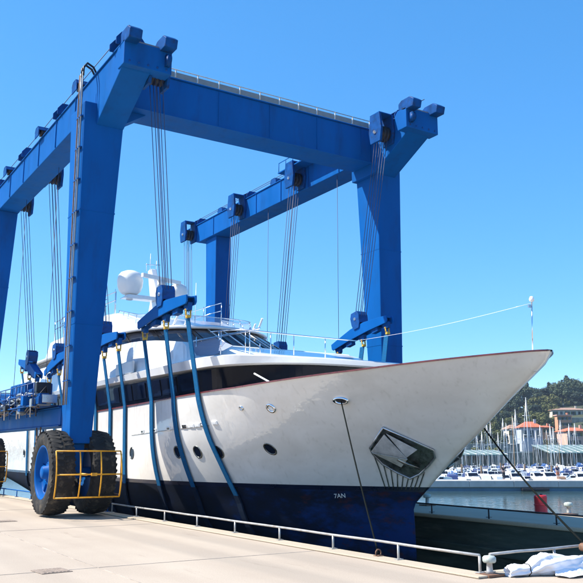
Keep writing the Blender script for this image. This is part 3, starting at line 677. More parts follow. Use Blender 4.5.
for i, (p, ly, lx, nm, X) in enumerate(hoists):
    spreader(X, p[0], p[1], p[2], p[3], nm)
    for k in range(6):
        dx = (-.1, 0, .1)[k % 3]; dy = -.16 if k < 3 else .16
        a = Vector((lx+dx, ly+dy*1.2, 11.2 if lx < 10 else 11.5)); b = Vector((X+dx*.9, p[0]+dy, p[1]+.5))
        MB().tube([a, a.lerp(b, .5)+Vector((0, 0, -.01)), b], .0105, 5).build('fall_rope', M['rope'], lift)
for x, y, zt in ((15.85, 27.0, 11.16), (15.85, 22.2, 11.16), (6.95, 25.5, 10.76), (6.95, 29.6, 10.76)):
    MB().tube([(x, y, zt), (x-.02, y, 2.7)], .009, 5).build('control_line', M['rope'], lift)

# ============================================================ YACHT
CL = 11.5; ZB = .73; YST = 38.5
def stem(z): return ip(z, [-1.4, -.6, -.05, .43, .65, .76, 1.02, 1.23, 1.57, 1.76, 1.99, 2.17, 2.45, 2.63, 2.79, 2.97, 3.12, 3.24, 3.36], [13.6, 13.42, 13.45, 13.5, 13.22, 13.07, 12.74, 12.48, 12.02, 11.71, 11.4, 11.16, 10.78, 10.53, 10.29, 10.03, 9.82, 9.69, 9.64])
def zsh(Y): return ip(Y, [9.6, 12.6, 15.8, 20, 26, 38.5], [3.33, 3.12, 2.95, 2.85, 2.75, 2.6])
def bsf(d): return .03+3.05*(1-(1-min(max(d, 0)/9, 1))**2.6)+.12*(1-math.exp(-max(d, 0)/.12))
def bwf(d): return .03+3.1*(1-(1-min(max(d, 0)/9.5, 1))**2.0)
def zk(Y): return ip(Y, [13.4, 14, 15.5, 18, 30, 38.5], [-.7, -1.0, -1.25, -1.35, -1.2, .25])
def half(Y, z):
    d = Y-stem(z); aft = 1-.07*max(0, (Y-24)/14.5)**2; f = min(1, max(0, (Y-11)/14))
    if z >= ZB:
        t = (z-ZB)/(zsh(Y)-ZB); p = 1.5-.75*f
        return aft*(bwf(d)+(bsf(d)-bwf(d))*max(t, 0)**p)
    v = min(1, (ZB-z)/(ZB-zk(Y))); e = 1.1+1.3*f
    return aft*max(.02, bwf(d)*(1-v**e)**(1/e))
def hp(Y, z, s=-1): return Vector((CL+s*half(Y, z), Y, z))
def hframe(Y, z, s=-1):
    p = hp(Y, z, s); ty_ = (hp(Y+.1, z, s)-hp(Y-.1, z, s)).normalized(); tz = (hp(Y, z+.08, s)-hp(Y, z-.08, s)).normalized()
    n = ty_.cross(tz).normalized()
    if n.x*s < 0: n = -n
    return p, ty_, tz, n
yacht = thing('motor_yacht', 'large white motor yacht with navy underside hanging in the slings of the blue hoist', 'yacht', (CL, 24, 0))
def hull():
    m = MB(); NU = 90
    us = [(k/NU)**1.45 for k in range(NU+1)]
    rows_up = [ZB+.055*0, ZB+.12]+[None]*14
    def yz_up(u, t):      # t 0..1 from ZB to sheer ; iterate for Y
        z = ZB+t*2.4
        for _ in range(6):
            Y = stem(z)+u*(YST-stem(z)); z = ZB+t*(zsh(Y)-ZB)
        return Y, z
    ts = [0, .045]+[.045+(1-.045)*k/14 for k in range(1, 15)]
    top = [[yz_up(u, t) for u in us] for t in ts]
    vs_ = [1-(1-k/12)**1.0 for k in range(13)]
    low = []
    for v in vs_[1:]:
        r = []
        for u in us:
            z = ZB-v*1.2
            for _ in range(6):
                Y = stem(z)+u*(YST-stem(z)); z = ZB-v*(ZB-zk(Y))
            r.append((Y, z))
        low.append(r)
    rows = low[::-1]+top
    nl = len(low)
    for s in (-1, 1):
        vs = [(hp(Y, z, s) if i else Vector((CL, Y, z))) for r in rows for i, (Y, z) in enumerate(r)]; n = NU+1
        for j in range(len(rows)-1):
            mi = 1 if j < nl else (2 if j == nl else 0)
            m.add([], [], mi); o = None
            fs = [(j*n+k, j*n+k+1, (j+1)*n+k+1, (j+1)*n+k) for k in range(NU)]
            base = len(m.v)
            if j == 0: start = base; m.v += [tuple(v) for v in vs]
            for f in fs: m.f.append([i+start for i in f]); m.mi.append(mi); m.sm.append(True)
    # transom and deck
    tr = [hp(*rows[j][-1], -1) for j in range(len(rows))]+[hp(*rows[j][-1], 1) for j in range(len(rows)-1, -1, -1)]
    m.add(tr, [tuple(range(len(tr)))], 0)
    dk = rows[-1]; n = len(dk)
    vs = [Vector((CL-max(0, half(Y, z-.32)-.05), Y, z-.32)) for Y, z in dk]+[Vector((CL+max(0, half(Y, z-.32)-.05), Y, z-.32)) for Y, z in dk]
    return m, vs, n
m, dv, n = hull()
hullo = m.build('hull', [M['hull'], M['antifoul'], M['boot']], yacht)
MB().add(dv[3:n]+dv[n+3:], [(k, k+1, n-3+k+1, n-3+k) for k in range(n-4)]).build('deck', M['white_matt'], yacht)
# cap rail
for s in (-1, 1):
    ys = [9.66+.0*k for k in range(1)]+[9.7+28.7*(k/70)**1.6 for k in range(71)]
    m = MB(); vs = []
    for Y in ys:
        z = zsh(Y); hb_ = half(Y, z-.001); w_ = .085
        vs += [(CL+s*(hb_+.03), Y, z-.012), (CL+s*(hb_+.03), Y, z+.018), (CL+s*max(0, hb_-w_), Y, z+.018), (CL+s*max(0, hb_-w_), Y, z-.012)]
    k4 = len(ys); m.add(vs, [(i*4+j, i*4+(j+1) % 4, (i+1)*4+(j+1) % 4, (i+1)*4+j) for i in range(k4-1) for j in range(4)], 0)
    m.build('cap_rail', M['teak'], yacht)
# inner bulwark faces
for s in (-1, 1):
    ys = [10.5+27.8*(k/50)**1.3 for k in range(51)]
    vs = []
    for Y in ys:
        z = zsh(Y); hb_ = max(.02, half(Y, z-.001)-.07); vs += [(CL+s*hb_, Y, z-.013), (CL+s*max(.01, half(Y, z-.32)-.05), Y, z-.33)]
    MB().add(vs, [(2*i, 2*i+1, 2*i+3, 2*i+2) for i in range(50)]).build('bulwark_lining', M['white_matt'], yacht)

def on_hull_disc(Y, z, ru, rv, h, mb, s=-1, n=20, mi=0, inset=0, ring=None):
    p, a, b, nn = hframe(Y, z, s)
    def ringpts(k1, off): return [p+a*math.cos(2*math.pi*k/n)*ru*k1+b*math.sin(2*math.pi*k/n)*rv*k1+nn*off for k in range(n)]
    if ring:
        A, B, Cc, D = ringpts(1, -.01), ringpts(1, h), ringpts(ring, h), ringpts(ring, -.0)
        vs = A+B+Cc+D; fs = []
        for q in range(3): fs += [(q*n+k, q*n+(k+1) % n, (q+1)*n+(k+1) % n, (q+1)*n+k) for k in range(n)]
        mb.add(vs, fs, mi, True)
    else:
        A, B = ringpts(1, -.01), ringpts(1, h)
        mb.add(A+B, [(k, (k+1) % n, n+(k+1) % n, n+k) for k in range(n)]+[tuple(range(n, 2*n))], mi)
    return mb
port_pts = [(21.57, 1.518), (18.93, 1.547), (18.09, 1.548), (17.33, 1.548), (15.76, 1.616), (25.0, 1.52), (28.6, 1.5), (31.0, 1.5), (33.5, 1.5)]
for s in (-1, 1):
    for Y, z in port_pts:
        f = on_hull_disc(Y, z, .155, .165, .014, MB(), s, ring=.8).build('porthole', M['ss_dark'], yacht)
        on_hull_disc(Y, z, .126, .134, .004, MB(), s).build('glass', M['glass'], f)
    for Y, z, r_ in ((15.1, 2.48, .1), (15.95, 2.51, .05)):
        f = on_hull_disc(Y, z, r_*1.15, r_*1.1, .03, MB(), s, ring=.62).build('fairlead', M['steel_bright'], yacht)
        on_hull_disc(Y, z, r_*.7, r_*.68, .006, MB(), s).build('opening', M['white_matt'], f)
    f = on_hull_disc(13.38, 2.585, .17, .085, .05, MB(), s, ring=.7).build('hawse_hole', M['steel_bright'], yacht)
    on_hull_disc(13.38, 2.585, .12, .06, .005, MB(), s).build('opening', M['grease'], f)
    # row of small rectangular side lights with a thin strip
    ys = [21.6-.1*k for k in range(44)]
    m = MB(); vs = []
    for Y in ys:
        z = 2.07+(20.8-Y)*.037; p, a, b, nn = hframe(Y, z-.05, s); q1 = p+nn*.012; q2 = p+b*.02+nn*.012; vs += [p, q1, q2, p+b*.02]
    m.add(vs, [(i*4+j, i*4+(j+1) % 4, (i+1)*4+(j+1) % 4, (i+1)*4+j) for i in range(43) for j in range(4)]).build('rubbing_strip', M['galv'], yacht)
    for q, (Y, z) in enumerate([(20.79, 2.085), (19.97, 2.1), (19.15, 2.13), (18.33, 2.16), (18.0, 2.17), (17.75, 2.18), (17.5, 2.19), (17.05, 2.22)]):
        p, a, b, nn = hframe(Y, z, s); rot = Matrix((nn, a, b)).transposed()
        f = MB().box(p+nn*.008, (.03, .2, .09), rot).build('side_light', M['white'] if q in (0, 1, 2, 4, 5, 7) else M['steel_bright'], yacht, bevel=.005)
        MB().box(p+nn*.025, (.006, .13, .05), rot).build('pane', M['white'] if q > 3 else M['ss_dark'], f)

# anchor pocket: stainless plate recessed-looking frame, anchor and chafe strips
def hq(pt, off=0, s=-1):
    Y, z = pt; p, a, b, nn = hframe(Y, z, s); return p+nn*off
def patch(poly, off, name, mt, parent, s=-1, thick=.03, rim=False):
    n = len(poly); top_ = [hq(p, off, s) for p in poly]; bot = [hq(p, -.02, s) for p in poly]
    c = sum(top_, Vector())/n
    m = MB().add(top_+bot+[c], [(k, (k+1) % n, n+(k+1) % n, n+k) for k in range(n)]+[(k, (k+1) % n, 2*n) for k in range(n)])
    return m.build(name, mt, parent)
for s in (-1, 1):
    pk = [(12.955, 2.054), (12.664, 1.835), (12.392, 1.609), (12.47, 1.46), (12.68, 1.3), (12.95, 1.12), (13.17, 1.03), (13.332, 1.144), (13.499, 1.326), (13.54, 1.53), (13.501, 1.651)]
    pocket = patch(pk, .025, 'anchor_pocket', M['ss_dark'], yacht, s)
    pts = [hq(p, .035, s) for p in pk]+[hq(pk[0], .035, s)]
    MB().tube(pts, .022, 6).build('pocket_rim', M['steel'], pocket)
    # anchor: shank, crown and two flukes
    anc = MB()
    A = lambda y_, z_, o_: hq((y_-.13, z_), o_, s)
    def tri(p, q, r, t):
        nn = (q-p).cross(r-p).normalized()*t
        anc.add([p, q, r, p+nn, q+nn, r+nn], [(0, 1, 2), (3, 5, 4), (0, 3, 4, 1), (1, 4, 5, 2), (2, 5, 3, 0)])
    tri(A(13.62, 1.62, .1), A(13.15, 1.93, .06), A(13.0, 1.55, .2), .02)
    tri(A(13.62, 1.60, .1), A(13.0, 1.53, .2), A(13.3, 1.28, .07), .02)
    tri(A(13.1, 1.95, .06), A(12.75, 1.66, .1), A(13.0, 1.56, .19), .02)
    anc.build('anchor', M['anchor_steel'], yacht, bevel=.004)
    MB().tube([A(13.2, 1.5, .12), A(13.1, 1.38, .13), A(12.98, 1.27, .08)], [.05, .045, .035], 8).build('anchor_shank', M['ss_dark'], yacht)
    for k in range(9):
        t = k/8; y0, z0 = 13.55+(12.85-13.55)*t, 1.5+(1.15-1.5)*t-.14*math.sin(math.pi*t); y1, z1 = 13.78+(13.18-13.78)*t, .78
        pts = [hq((y0+(y1-y0)*q/6, z0+(z1-z0)*q/6), .008, s) for q in range(7)]
        MB().tube(pts, .013, 5).build('chafe_strip', M['ss_dark'], yacht)
# faint white draught figures just under the boot stripe at the bow
def hull_text(txt, Y, z, size):
    cu = bpy.data.curves.new('draught_mark', 'FONT'); cu.body = txt; cu.size = size; cu.extrude = .003; cu.align_x = 'LEFT'; cu.shear = .3
    o = bpy.data.objects.new('draught_mark', cu); COL.objects.link(o)
    p, a, b, nn = hframe(Y, z, -1)
    rot = Matrix((-a, b, nn)).transposed().to_4x4()
    dg = bpy.context.evaluated_depsgraph_get(); me = bpy.data.meshes.new_from_object(o.evaluated_get(dg)); bpy.data.objects.remove(o)
    me.materials.clear(); me.materials.append(M['white_matt'])
    o = bpy.data.objects.new('draught_mark', me); COL.objects.link(o); o.matrix_basis = Matrix.Translation(p+nn*.03) @ rot
    pm = world_loc(yacht).inverted(); o.parent = yacht; o.matrix_parent_inverse = pm
hull_text('7AN', 14.95, .575, .16)

# superstructure lofts ------------------------------------------------------
def outline(hw, ya, yf, ysh, n=2.2, N=26, z=lambda Y, x: 0, hwa=None):
    pts = []; hwa = hw if hwa is None else hwa
    for k in range(N+1):      # aft corner forward to the shoulder
        Y = ya+(ysh-ya)*k/N; pts.append((hwa+(hw-hwa)*k/N, Y))
    for k in range(1, N+1):
        t = math.pi/2*k/N; pts.append((hw*max(0, math.cos(t))**(2/n), ysh-(ysh-yf)*math.sin(t)**(2/n)))
    return [(x, Y, z(Y, x)) for x, Y in pts]
def loft(levels, name, mt, parent, cap_top=True, cap_bot=False, smooth=False, mis=None):
    m = MB(); n = len(levels[0])
    for s in (-1, 1):
        vs = [(CL+s*x, Y, z) for L in levels for x, Y, z in L]
        for j in range(len(levels)-1):
            m.add(vs[j*n:(j+2)*n], [(k, k+1, n+k+1, n+k) for k in range(n-1)], 0 if mis is None else mis[j], smooth)
        m.add([vs[j*n] for j in range(len(levels))]+[(CL, levels[j][0][1], levels[j][0][2]) for j in range(len(levels))],
              [(j, j+1, len(levels)+j+1, len(levels)+j) for j in range(len(levels)-1)], 0)
        for flag, L in ((cap_top, levels[-1]), (cap_bot, levels[0])):
            if flag:
                a = [(CL+s*x, Y, z) for x, Y, z in L]; b = [(CL, Y, z) for x, Y, z in L]
                m.add(a+b, [(k, k+1, n+k+1, n+k) for k in range(n-1)], 0 if mis is None else mis[-1], smooth)
    return m.build(name, mt, parent)
# main deck house (black glazed belt)
zlo = lambda Y, x: zsh(Y)-.32
loft([outline(2.72, 36, 15.5, 18.6, 2.5, z=lambda Y, x: zlo(Y, x)-.1), outline(2.9, 36, 15.35, 18.4, 2.5, z=lambda Y, x: 3.5)], 'main_deckhouse', M['black'], yacht, cap_top=False)
for s in (-1, 1):
    for k in range(17):
        Y0 = 18.3+k*1.05; e = .012
        q = lambda Y, t: (CL+s*(2.72+.18*t+e), Y, zsh(Y)-.32+(3.5-zsh(Y)+.32)*t)
        pv = [q(Y0, .52), q(Y0+.93, .52), q(Y0+.93, .96), q(Y0, .96)]
        pv2 = [(x+s*.012, y, z) for x, y, z in pv]
        MB().add(pv+pv2, [(0, 1, 2, 3), (4, 5, 6, 7), (0, 1, 5, 4), (1, 2, 6, 5), (2, 3, 7, 6), (3, 0, 4, 7)]).build('window_pane', M['glass'], yacht)
# slanted white bar on the forward side of the deck house
for s in (-1, 1): MB().tube([(CL+s*2.45, 16.0, 3.3), (CL+s*2.4, 15.1, 2.96)], .022, 8).build('slanted_bar', M['white'], yacht)
# upper deck slab: soffit, fascia and foredeck
zb_ = lambda Y, x: ip(Y, [13, 16, 19, 24, 36], [3.5, 3.5, 3.5, 3.44, 3.4])
zt_ = lambda Y, x: ip(Y, [15, 15.5, 16.5, 18, 24, 36], [3.64, 3.68, 3.76, 3.8, 3.78, 3.7])
zi_ = lambda Y, x: ip(Y, [13, 16, 19, 24, 36], [3.54, 3.55, 3.57, 3.62, 3.6])
loft([outline(2.6, 36.3, 15.6, 18, 2.5, z=zb_), outline(2.96, 36.5, 15.2, 18, 2.5, z=zi_), outline(3.02, 36.6, 15.1, 18, 2.5, z=lambda Y, x: zt_(Y, x)-.01), outline(2.95, 36.6, 15.2, 18, 2.5, z=lambda Y, x: zt_(Y, x)+.02)], 'upper_deck', [M['white'], M['soffit']], yacht, cap_top=True, cap_bot=True, mis=[0, 0, 0, 0])
# side wall of the upper deck
zw = lambda Y, x: ip(Y, [17.4, 18.8, 19.4, 21, 22.8, 25.3, 36], [3.86, 3.98, 4.4, 4.62, 4.79, 4.85, 4.85])
loft([outline(2.9, 36, 17.0, 19.5, 3, z=lambda Y, x: zt_(Y, x)+.01), outline(2.72, 36, 17.6, 20, 3, z=zw)], 'upper_side_wall', M['white'], yacht, cap_top=True)
# coachroof / wheelhouse base
zc = lambda Y, x: ip(Y, [16.6, 17.4, 18.6, 19.6, 36], [3.84, 3.98, 4.25, 4.42, 4.6])
loft([outline(2.45, 36, 16.3, 18.6, 2.4, z=lambda Y, x: zt_(Y, x)+.01), outline(2.2, 36, 16.8, 19, 2.4, z=zc)], 'coachroof', M['white'], yacht, cap_top=True, smooth=False)
# wheelhouse glass
zg = lambda Y, x: ip(Y, [19.2, 21, 23, 36], [4.36, 4.42, 4.5, 4.7])
zr = lambda Y, x: ip(Y, [21, 21.6, 22.5, 24, 36], [5.16, 5.22, 5.25, 5.26, 5.15])
loft([outline(2.6, 35, 20.1, 23.4, 1.9, z=zg), outline(2.36, 35, 22.0, 25, 1.9, z=lambda Y, x: zr(Y-.4, x)+.04)], 'wheelhouse', M['black'], yacht, cap_top=False)
# windscreen mullions and panes
og = outline(2.62, 35, 20.06, 23.4, 1.9, z=zg); orr = outline(2.38, 35, 21.96, 25, 1.9, z=lambda Y, x: zr(Y-.4, x)+.03)
for s in (-1, 1):
    idx = [28, 36, 43, 47, 50]
    for q, i in enumerate(idx):
        a = Vector((CL+s*og[i][0], og[i][1], og[i][2])); b = Vector((CL+s*orr[i][0], orr[i][1], orr[i][2]))
        MB().tube([a, b], .022, 6).build('windscreen_mullion', M['white' if q in (3, 4) else 'black'], yacht)
    for q in range(4):
        i0, i1 = idx[q], idx[q+1]; vs = []
        for i in range(i0+1, i1):
            a = Vector((CL+s*(og[i][0]+.012), og[i][1]-.012, og[i][2])); b = Vector((CL+s*(orr[i][0]+.012), orr[i][1]-.012, orr[i][2]))
            vs += [a.lerp(b, .12), a.lerp(b, .9)]
        MB().add(vs, [(2*k, 2*k+1, 2*k+3, 2*k+2) for k in range(len(vs)//2-1)]).build('windscreen_pane', M['glass'], yacht)
    for k in range(11):
        Y0 = 25.1+k*.92; q = lambda Y, t: (CL+s*(2.6+.011-.24*t), Y, zg(Y, 0)+(zr(Y-.4, 0)+.04-zg(Y, 0))*t)
        pv = [q(Y0, .25), q(Y0+1.08, .25), q(Y0+1.08, .93), q(Y0, .93)]
        MB().add(pv+[(x+s*.01, y, z) for x, y, z in pv], [(0, 1, 2, 3), (4, 5, 6, 7), (0, 1, 5, 4), (1, 2, 6, 5), (2, 3, 7, 6), (3, 0, 4, 7)]).build('window_pane', M['glass'], yacht)
# roof
zl = lambda Y, x: zr(Y, x)+.0
def ro(hw, yf, ysh, dz, ya=36.5): return outline(hw, ya, yf, ysh, 1.9, z=lambda Y, x: zr(Y, x)+dz)
loft([ro(2.25, 22.5, 25.4, .05), ro(2.6, 21.9, 25.1, .0), ro(2.66, 21.8, 25.1, .05), ro(2.52, 22.05, 25.3, .13), ro(2.15, 22.7, 25.8, .24), ro(1.65, 23.4, 26.3, .3)], 'roof', M['white'], yacht, cap_top=True, cap_bot=True, smooth=True)
# fly bridge coaming
zf = lambda Y, x: ip(Y, [23, 24.2, 25.4, 26.4, 27.5, 33], [5.5, 5.65, 5.95, 6.25, 6.35, 6.15])
loft([outline(2.35, 34, 22.4, 25, 2.3, z=lambda Y, x: zr(Y, x)+.13), outline(2.15, 34, 23.4, 26, 2.3, z=lambda Y, x: zf(Y, x)-.1), outline(2.0, 34, 23.8, 26.3, 2.3, z=zf)], 'flybridge_coaming', M['white'], yacht, cap_top=True, smooth=True)
# fly bridge wind screen (low clear arc) and grab rails
ys = outline(2.05, 27, 22.5, 25, 2.3, z=lambda Y, x: ip(Y, [22.5, 24.5, 27], [5.38, 5.6, 6.15]))
for s in (-1, 1):
    vs = []
    seg = ys[10:]
    for x, Y, z in seg: vs += [(CL+s*x, Y, z), (CL+s*x*.96, Y+.1, z+.33)]
    MB().add(vs, [(2*k, 2*k+1, 2*k+3, 2*k+2) for k in range(len(seg)-1)], 0, True).build('wind_deflector', M['clear'], yacht)
    MB().tube([(CL+s*x*.96, Y+.1, z+.34) for x, Y, z in seg], .016, 6).build('deflector_rail', M['steel_bright'], yacht)
    for k in range(0, len(seg), 6):
        x, Y, z = seg[k]; MB().tube([(CL+s*x, Y, z-.1), (CL+s*x*.96, Y+.1, z+.34)], .011, 5).build('stanchion', M['steel_bright'], yacht)
    # white raked posts by the screen
    MB().tube([(CL+s*1.5, 22.9, 5.3), (CL+s*1.45, 22.4, 5.8)], .035, 8).build('post', M['white'], yacht)
    MB().tube([(CL+s*1.2, 22.7, 5.3), (CL+s*1.2, 22.4, 5.6)], .03, 8).build('post', M['white'], yacht)
    # upper deck aft rails
    for z in (.45, .75): MB().tube([(CL+s*2.05, Y, zf(Y, 0)+z) for Y in (26.5, 29, 31, 33.8)], .016, 6).build('handrail', M['steel_bright'], yacht)
    for Y in (26.5, 28, 29.5, 31, 32.5, 33.8): MB().tube([(CL+s*2.05, Y, zf(Y, 0)-.05), (CL+s*2.05, Y, zf(Y, 0)+.75)], .014, 6).build('stanchion', M['steel_bright'], yacht)
# side wings: grey mesh screens under a curved stainless rail
for s in (-1,):
    top_ = [(2.62, 19.75, 4.36), (2.5, 19.1, 4.4), (2.35, 18.5, 4.41), (2.2, 17.7, 4.43), (2.1, 16.9, 4.42)]
    fr = [(2.62, 19.75, 4.34), (2.6, 18.9, 3.97), (2.5, 17.9, 3.92), (2.3, 17.35, 4.1), (2.3, 18.3, 4.39)]
    vs = [(CL+s*x, Y, z) for x, Y, z in fr]; vs2 = [(CL+s*(x-.02), Y, z) for x, Y, z in fr]
    MB().add(vs+vs2, [(0, 1, 2, 3, 4), (9, 8, 7, 6, 5)]+[(k, (k+1) % 5, 5+(k+1) % 5, 5+k) for k in range(5)]).build('wing_screen', M['screen'], yacht)
    MB().tube([(CL+s*x, Y, z) for x, Y, z in [(2.66, 19.8, 4.4)]+top_+[(2.05, 16.45, 4.44)]], .022, 8).build('wing_rail', M['steel_bright'], yacht)
    for x, Y, z0, z1 in ((2.5, 19.0, 4.0, 4.5), (2.3, 18.1, 3.98, 4.54), (2.08, 16.9, 3.8, 4.5)):
        MB().tube([(CL+s*x, Y, z0), (CL+s*x, Y, z1)], .014, 6).build('wing_stanchion', M['steel_bright'], yacht)
    # foredeck rail
    fo = outline(2.72, 18.4, 15.4, 17.6, 2.5, z=lambda Y, x: ip(Y, [15.4, 16.4, 18.4], [4.16, 4.36, 4.5]))[22:]
    if s > 0: break
    MB().tube([(CL+s*x, Y, z) for x, Y, z in fo], .016, 8).build('foredeck_rail', M['steel_bright'], yacht)
    for k in (6, 12, 17, 21, 26):
        x, Y, z = fo[k]; MB().tube([(CL+s*x, Y, zt_(Y, 0)), (CL+s*x, Y, z)], .012, 6).build('rail_stanchion', M['steel_bright'], yacht)
    x, Y, z = fo[15]; MB().tube([(CL+s*x, Y, zt_(Y, 0)), (CL+s*x, Y, z-.28)], .012, 6).build('rail_stanchion', M['steel_bright'], yacht)
# small white locker seen by the sling on the side deck
MB().bx(CL-3.0, CL-2.93, 22.2, 23.6, 3.8, 4.15).build('side_locker', M['white_matt'], yacht, bevel=.02)
# mast with radar, domes, aerials
mst = MB()
mst.prism([(27.2, 6.0), (28.6, 6.0), (28.15, 7.1), (28.5, 8.35), (28.2, 8.4), (27.5, 7.2)], 0, CL-.13, CL+.13)
mst.prism([(CL-1.4, 7.05), (CL+1.4, 7.05), (CL+1.2, 7.2), (CL-1.2, 7.2)], 1, 27.55, 28.0)
mast = mst.build('radar_mast', M['white'], yacht, bevel=.04)
for sx, r_, zz, YY in ((-1.07, .46, 7.62, 27.8), (.92, .33, 7.5, 27.9)):
    d = MB().lathe([(0, -.42), (.3, -.4), (.42, -.28), (.48, -.1), (.5, .12), (.46, .3), (.36, .43), (.2, .5), (0, .52)], (0, 0, 0), n=28)
    d.v = [(CL+sx+x*r_/.48, YY+y*r_/.48, zz+z*r_/.48) for x, y, z in d.v]
    dm = d.build('satellite_dome', M['radome'], mast)
    MB().lathe([(.12, -.6), (.18, -.42), (0, -.4)], (CL+sx, YY, zz), n=14).build('dome_foot', M['white'], mast)
MB().box((CL, 27.4, 7.85), (1.9, .12, .14), Matrix.Rotation(.35, 3, 'Z')).lathe([(0, 7.55), (.15, 7.55), (.15, 7.78), (0, 7.8)], (CL, 27.4, 0), n=12).build('radar_scanner', M['radome'], mast)
for x, Y, z0, z1 in ((CL-.1, 28.3, 8.3, 9.0), (CL+.15, 28.3, 8.3, 8.75), (CL-.25, 28.3, 8.3, 8.6), (CL+1.7, 28, 6.3, 8.0), (CL-1.9, 27, 6.2, 7.2)):
    MB().tube([(x, Y, z0), (x, Y, z1)], .012, 5).build('aerial', M['white'], mast)
MB().tube([(CL-.3, 28.3, 8.55), (CL+.3, 28.3, 8.6)], .015, 6).build('spreader_bar', M['steel_bright'], mast)
for z in (6.75, 7.0): MB().tube([(CL-2.2, 27, z-.2), (CL-2.0, 33, z), (CL-1.5, 35, z)], .012, 5).build('stay_wire', M['rope'], yacht)
# jack staff on the stemhead
js = MB().tube([(CL, 10.05, 3.3), (CL+.0, 10.0, 4.28)], .012, 6).build('jackstaff', M['steel_bright'], yacht)
MB().lathe([(0, 4.26), (.04, 4.27), (.05, 4.31), (.03, 4.36), (0, 4.37)], (CL, 10.0, 0), n=10).build('staff_light', M['white'], js)
MB().box((CL-.03, 10.02, 4.18), (.09, .03, .05)).build('bracket', M['steel'], js)
MB().tube([Vector((CL, 10.0, 4.24)).lerp(Vector((CL, 15.42, 4.16)), k/10)-Vector((0, 0, .06*math.sin(math.pi*k/10))) for k in range(11)], .0035, 5).build('dressing_line', M['white'], js)
# deck gear glimpsed on the foredeck
MB().lathe([(0, 3.0), (.18, 3.0), (.1, 3.1), (.1, 3.25), (.18, 3.32), (0, 3.34)], (CL+.3, 12.0, 0), n=16).build('windlass', M['steel_bright'], yacht)

# slings -----------------------------------------------------------------------
def sling(Yp, zp, Ys, zs, label):
    yc = .5*(Yp+Ys) if abs(Yp-Ys) < 1 else Yp
    path = [(SP, Yp, zp)]
    Y0 = Yp
    def side(Y, s):
        z1 = zsh(Y)+.03; pts = []
        for k in range(24):
            u = k/23; z = z1+(zk(Y)+.02-z1)*u; zc_ = min(z, zsh(Y)-.001)
            pts.append((CL+s*(half(Y, zc_)+.045), Y, z))
        return pts
    P = side(Yp, -1); S = side(Ys, 1)
    a = path+P+[(CL, .5*(Yp+Ys), zk(Yp)-.05)]+S[::-1]+[(SS, Ys, zs)]
    m = MB(); vs = []; n = len(a)
    for i, p in enumerate(a):
        p = Vector(p); t = (Vector(a[min(i+1, n-1)])-Vector(a[max(i-1, 0)])); t.y = 0; t.normalize(); nn = Vector((t.z, 0, -t.x))*.012
        hw = .10
        vs += [p-nn-Vector((0, hw, 0)), p+nn-Vector((0, hw, 0)), p+nn+Vector((0, hw, 0)), p-nn+Vector((0, hw, 0))]
    m.add(vs, [(i*4+j, i*4+(j+1) % 4, (i+1)*4+(j+1) % 4, (i+1)*4+j) for i in range(n-1) for j in range(4)], 0)
    o = m.build('lifting_sling', M['sling']); tag(o, label, 'sling', 'blue webbing slings under the yacht')
    lo = [Vector(p) for p in a if p[2] < .72]; vs = []  # added dark navy band over the lower sling, imitating shade
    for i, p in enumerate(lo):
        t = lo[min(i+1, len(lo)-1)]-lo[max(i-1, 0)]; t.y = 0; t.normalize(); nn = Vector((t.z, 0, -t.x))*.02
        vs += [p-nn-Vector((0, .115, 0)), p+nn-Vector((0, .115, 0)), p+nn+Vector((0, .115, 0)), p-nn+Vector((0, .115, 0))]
    sl = MB().add(vs, [(i*4+j, i*4+(j+1) % 4, (i+1)*4+(j+1) % 4, (i+1)*4+j) for i in range(len(lo)-1) for j in range(4)]).build('shade_band', M['sling_shade'], o)
pos = ['third from the bow', 'middle', 'closest to the bow']
where = ['hanging from the spreader nearest the bow', 'hanging from the spreader beside the near front leg', 'hanging from the third spreader left of the leg', 'hanging from the tilted sternmost spreader']
for i in range(4):
    yp, zp_, tp, Lp = port[i]; ysb, zsb, tsb, Ls = stbd[i]
    for k, (dp, ds) in enumerate(((Lp/2-.2, Ls/2-.2), (-.05, -.05), (-Lp/2+.2, -Ls/2+.2))):
        sling(yp+dp, zp_-.48-dp*math.sin(tp), ysb+ds, zsb-.48-ds*math.sin(tsb), 'blue webbing sling, '+['aftmost', 'middle', 'foremost'][k]+' of three, '+where[i])

# mooring ropes --------------------------------------------------------------
def rope(a, b, r, label, sag=.1, n=20, mt='black_rubber'):
    a, b = Vector(a), Vector(b)
    o = MB().tube([a.lerp(b, k/n)-Vector((0, 0, sag*math.sin(math.pi*k/n))) for k in range(n+1)], r, 6).build('mooring_rope', M[mt])
    tag(o, label, 'rope')
p, a_, b_, nn = hframe(13.38, 2.585, -1)
rope(p+nn*.03-b_*.02, (edgeX(10)-.06, 9.95, .06), .014, 'dark mooring rope from the hawse hole of the bow down to the near quay edge', .06)
rope((12.35, 12.2, 2.05), (9.71, 7.74, .27), .017, 'thick black mooring rope from under the bow to the brown post at the right', .1)
t = thing('mooring_ring', 'small iron mooring ring at the near quay edge holding the dark rope', 'mooring ring', (edgeX(10)-.06, 9.95, .03))
attach_local(MB().tube([(.05*math.cos(q), 0, .045+.05*math.sin(q)) for q in [2*math.pi*k/12 for k in range(13)]], .01, 6, cap=False).build('ring', M['rust']), t)
attach_local(MB().box((0, 0, .004), (.12, .1, .012)).build('plate', M['rust']), t)

# ============================================================ FAR HARBOUR
ca, sa = math.cos(R(32.127)), math.sin(R(32.127))
def W(u, d, z=0): return Vector((ca*u+sa*d, -sa*u+ca*d, z))      # u to the right, d straight ahead of the viewer (metres)
def UX(px, d): return (px-291.5)/822*d*1.0
YAW = -R(32.127)
PZ = -1.62
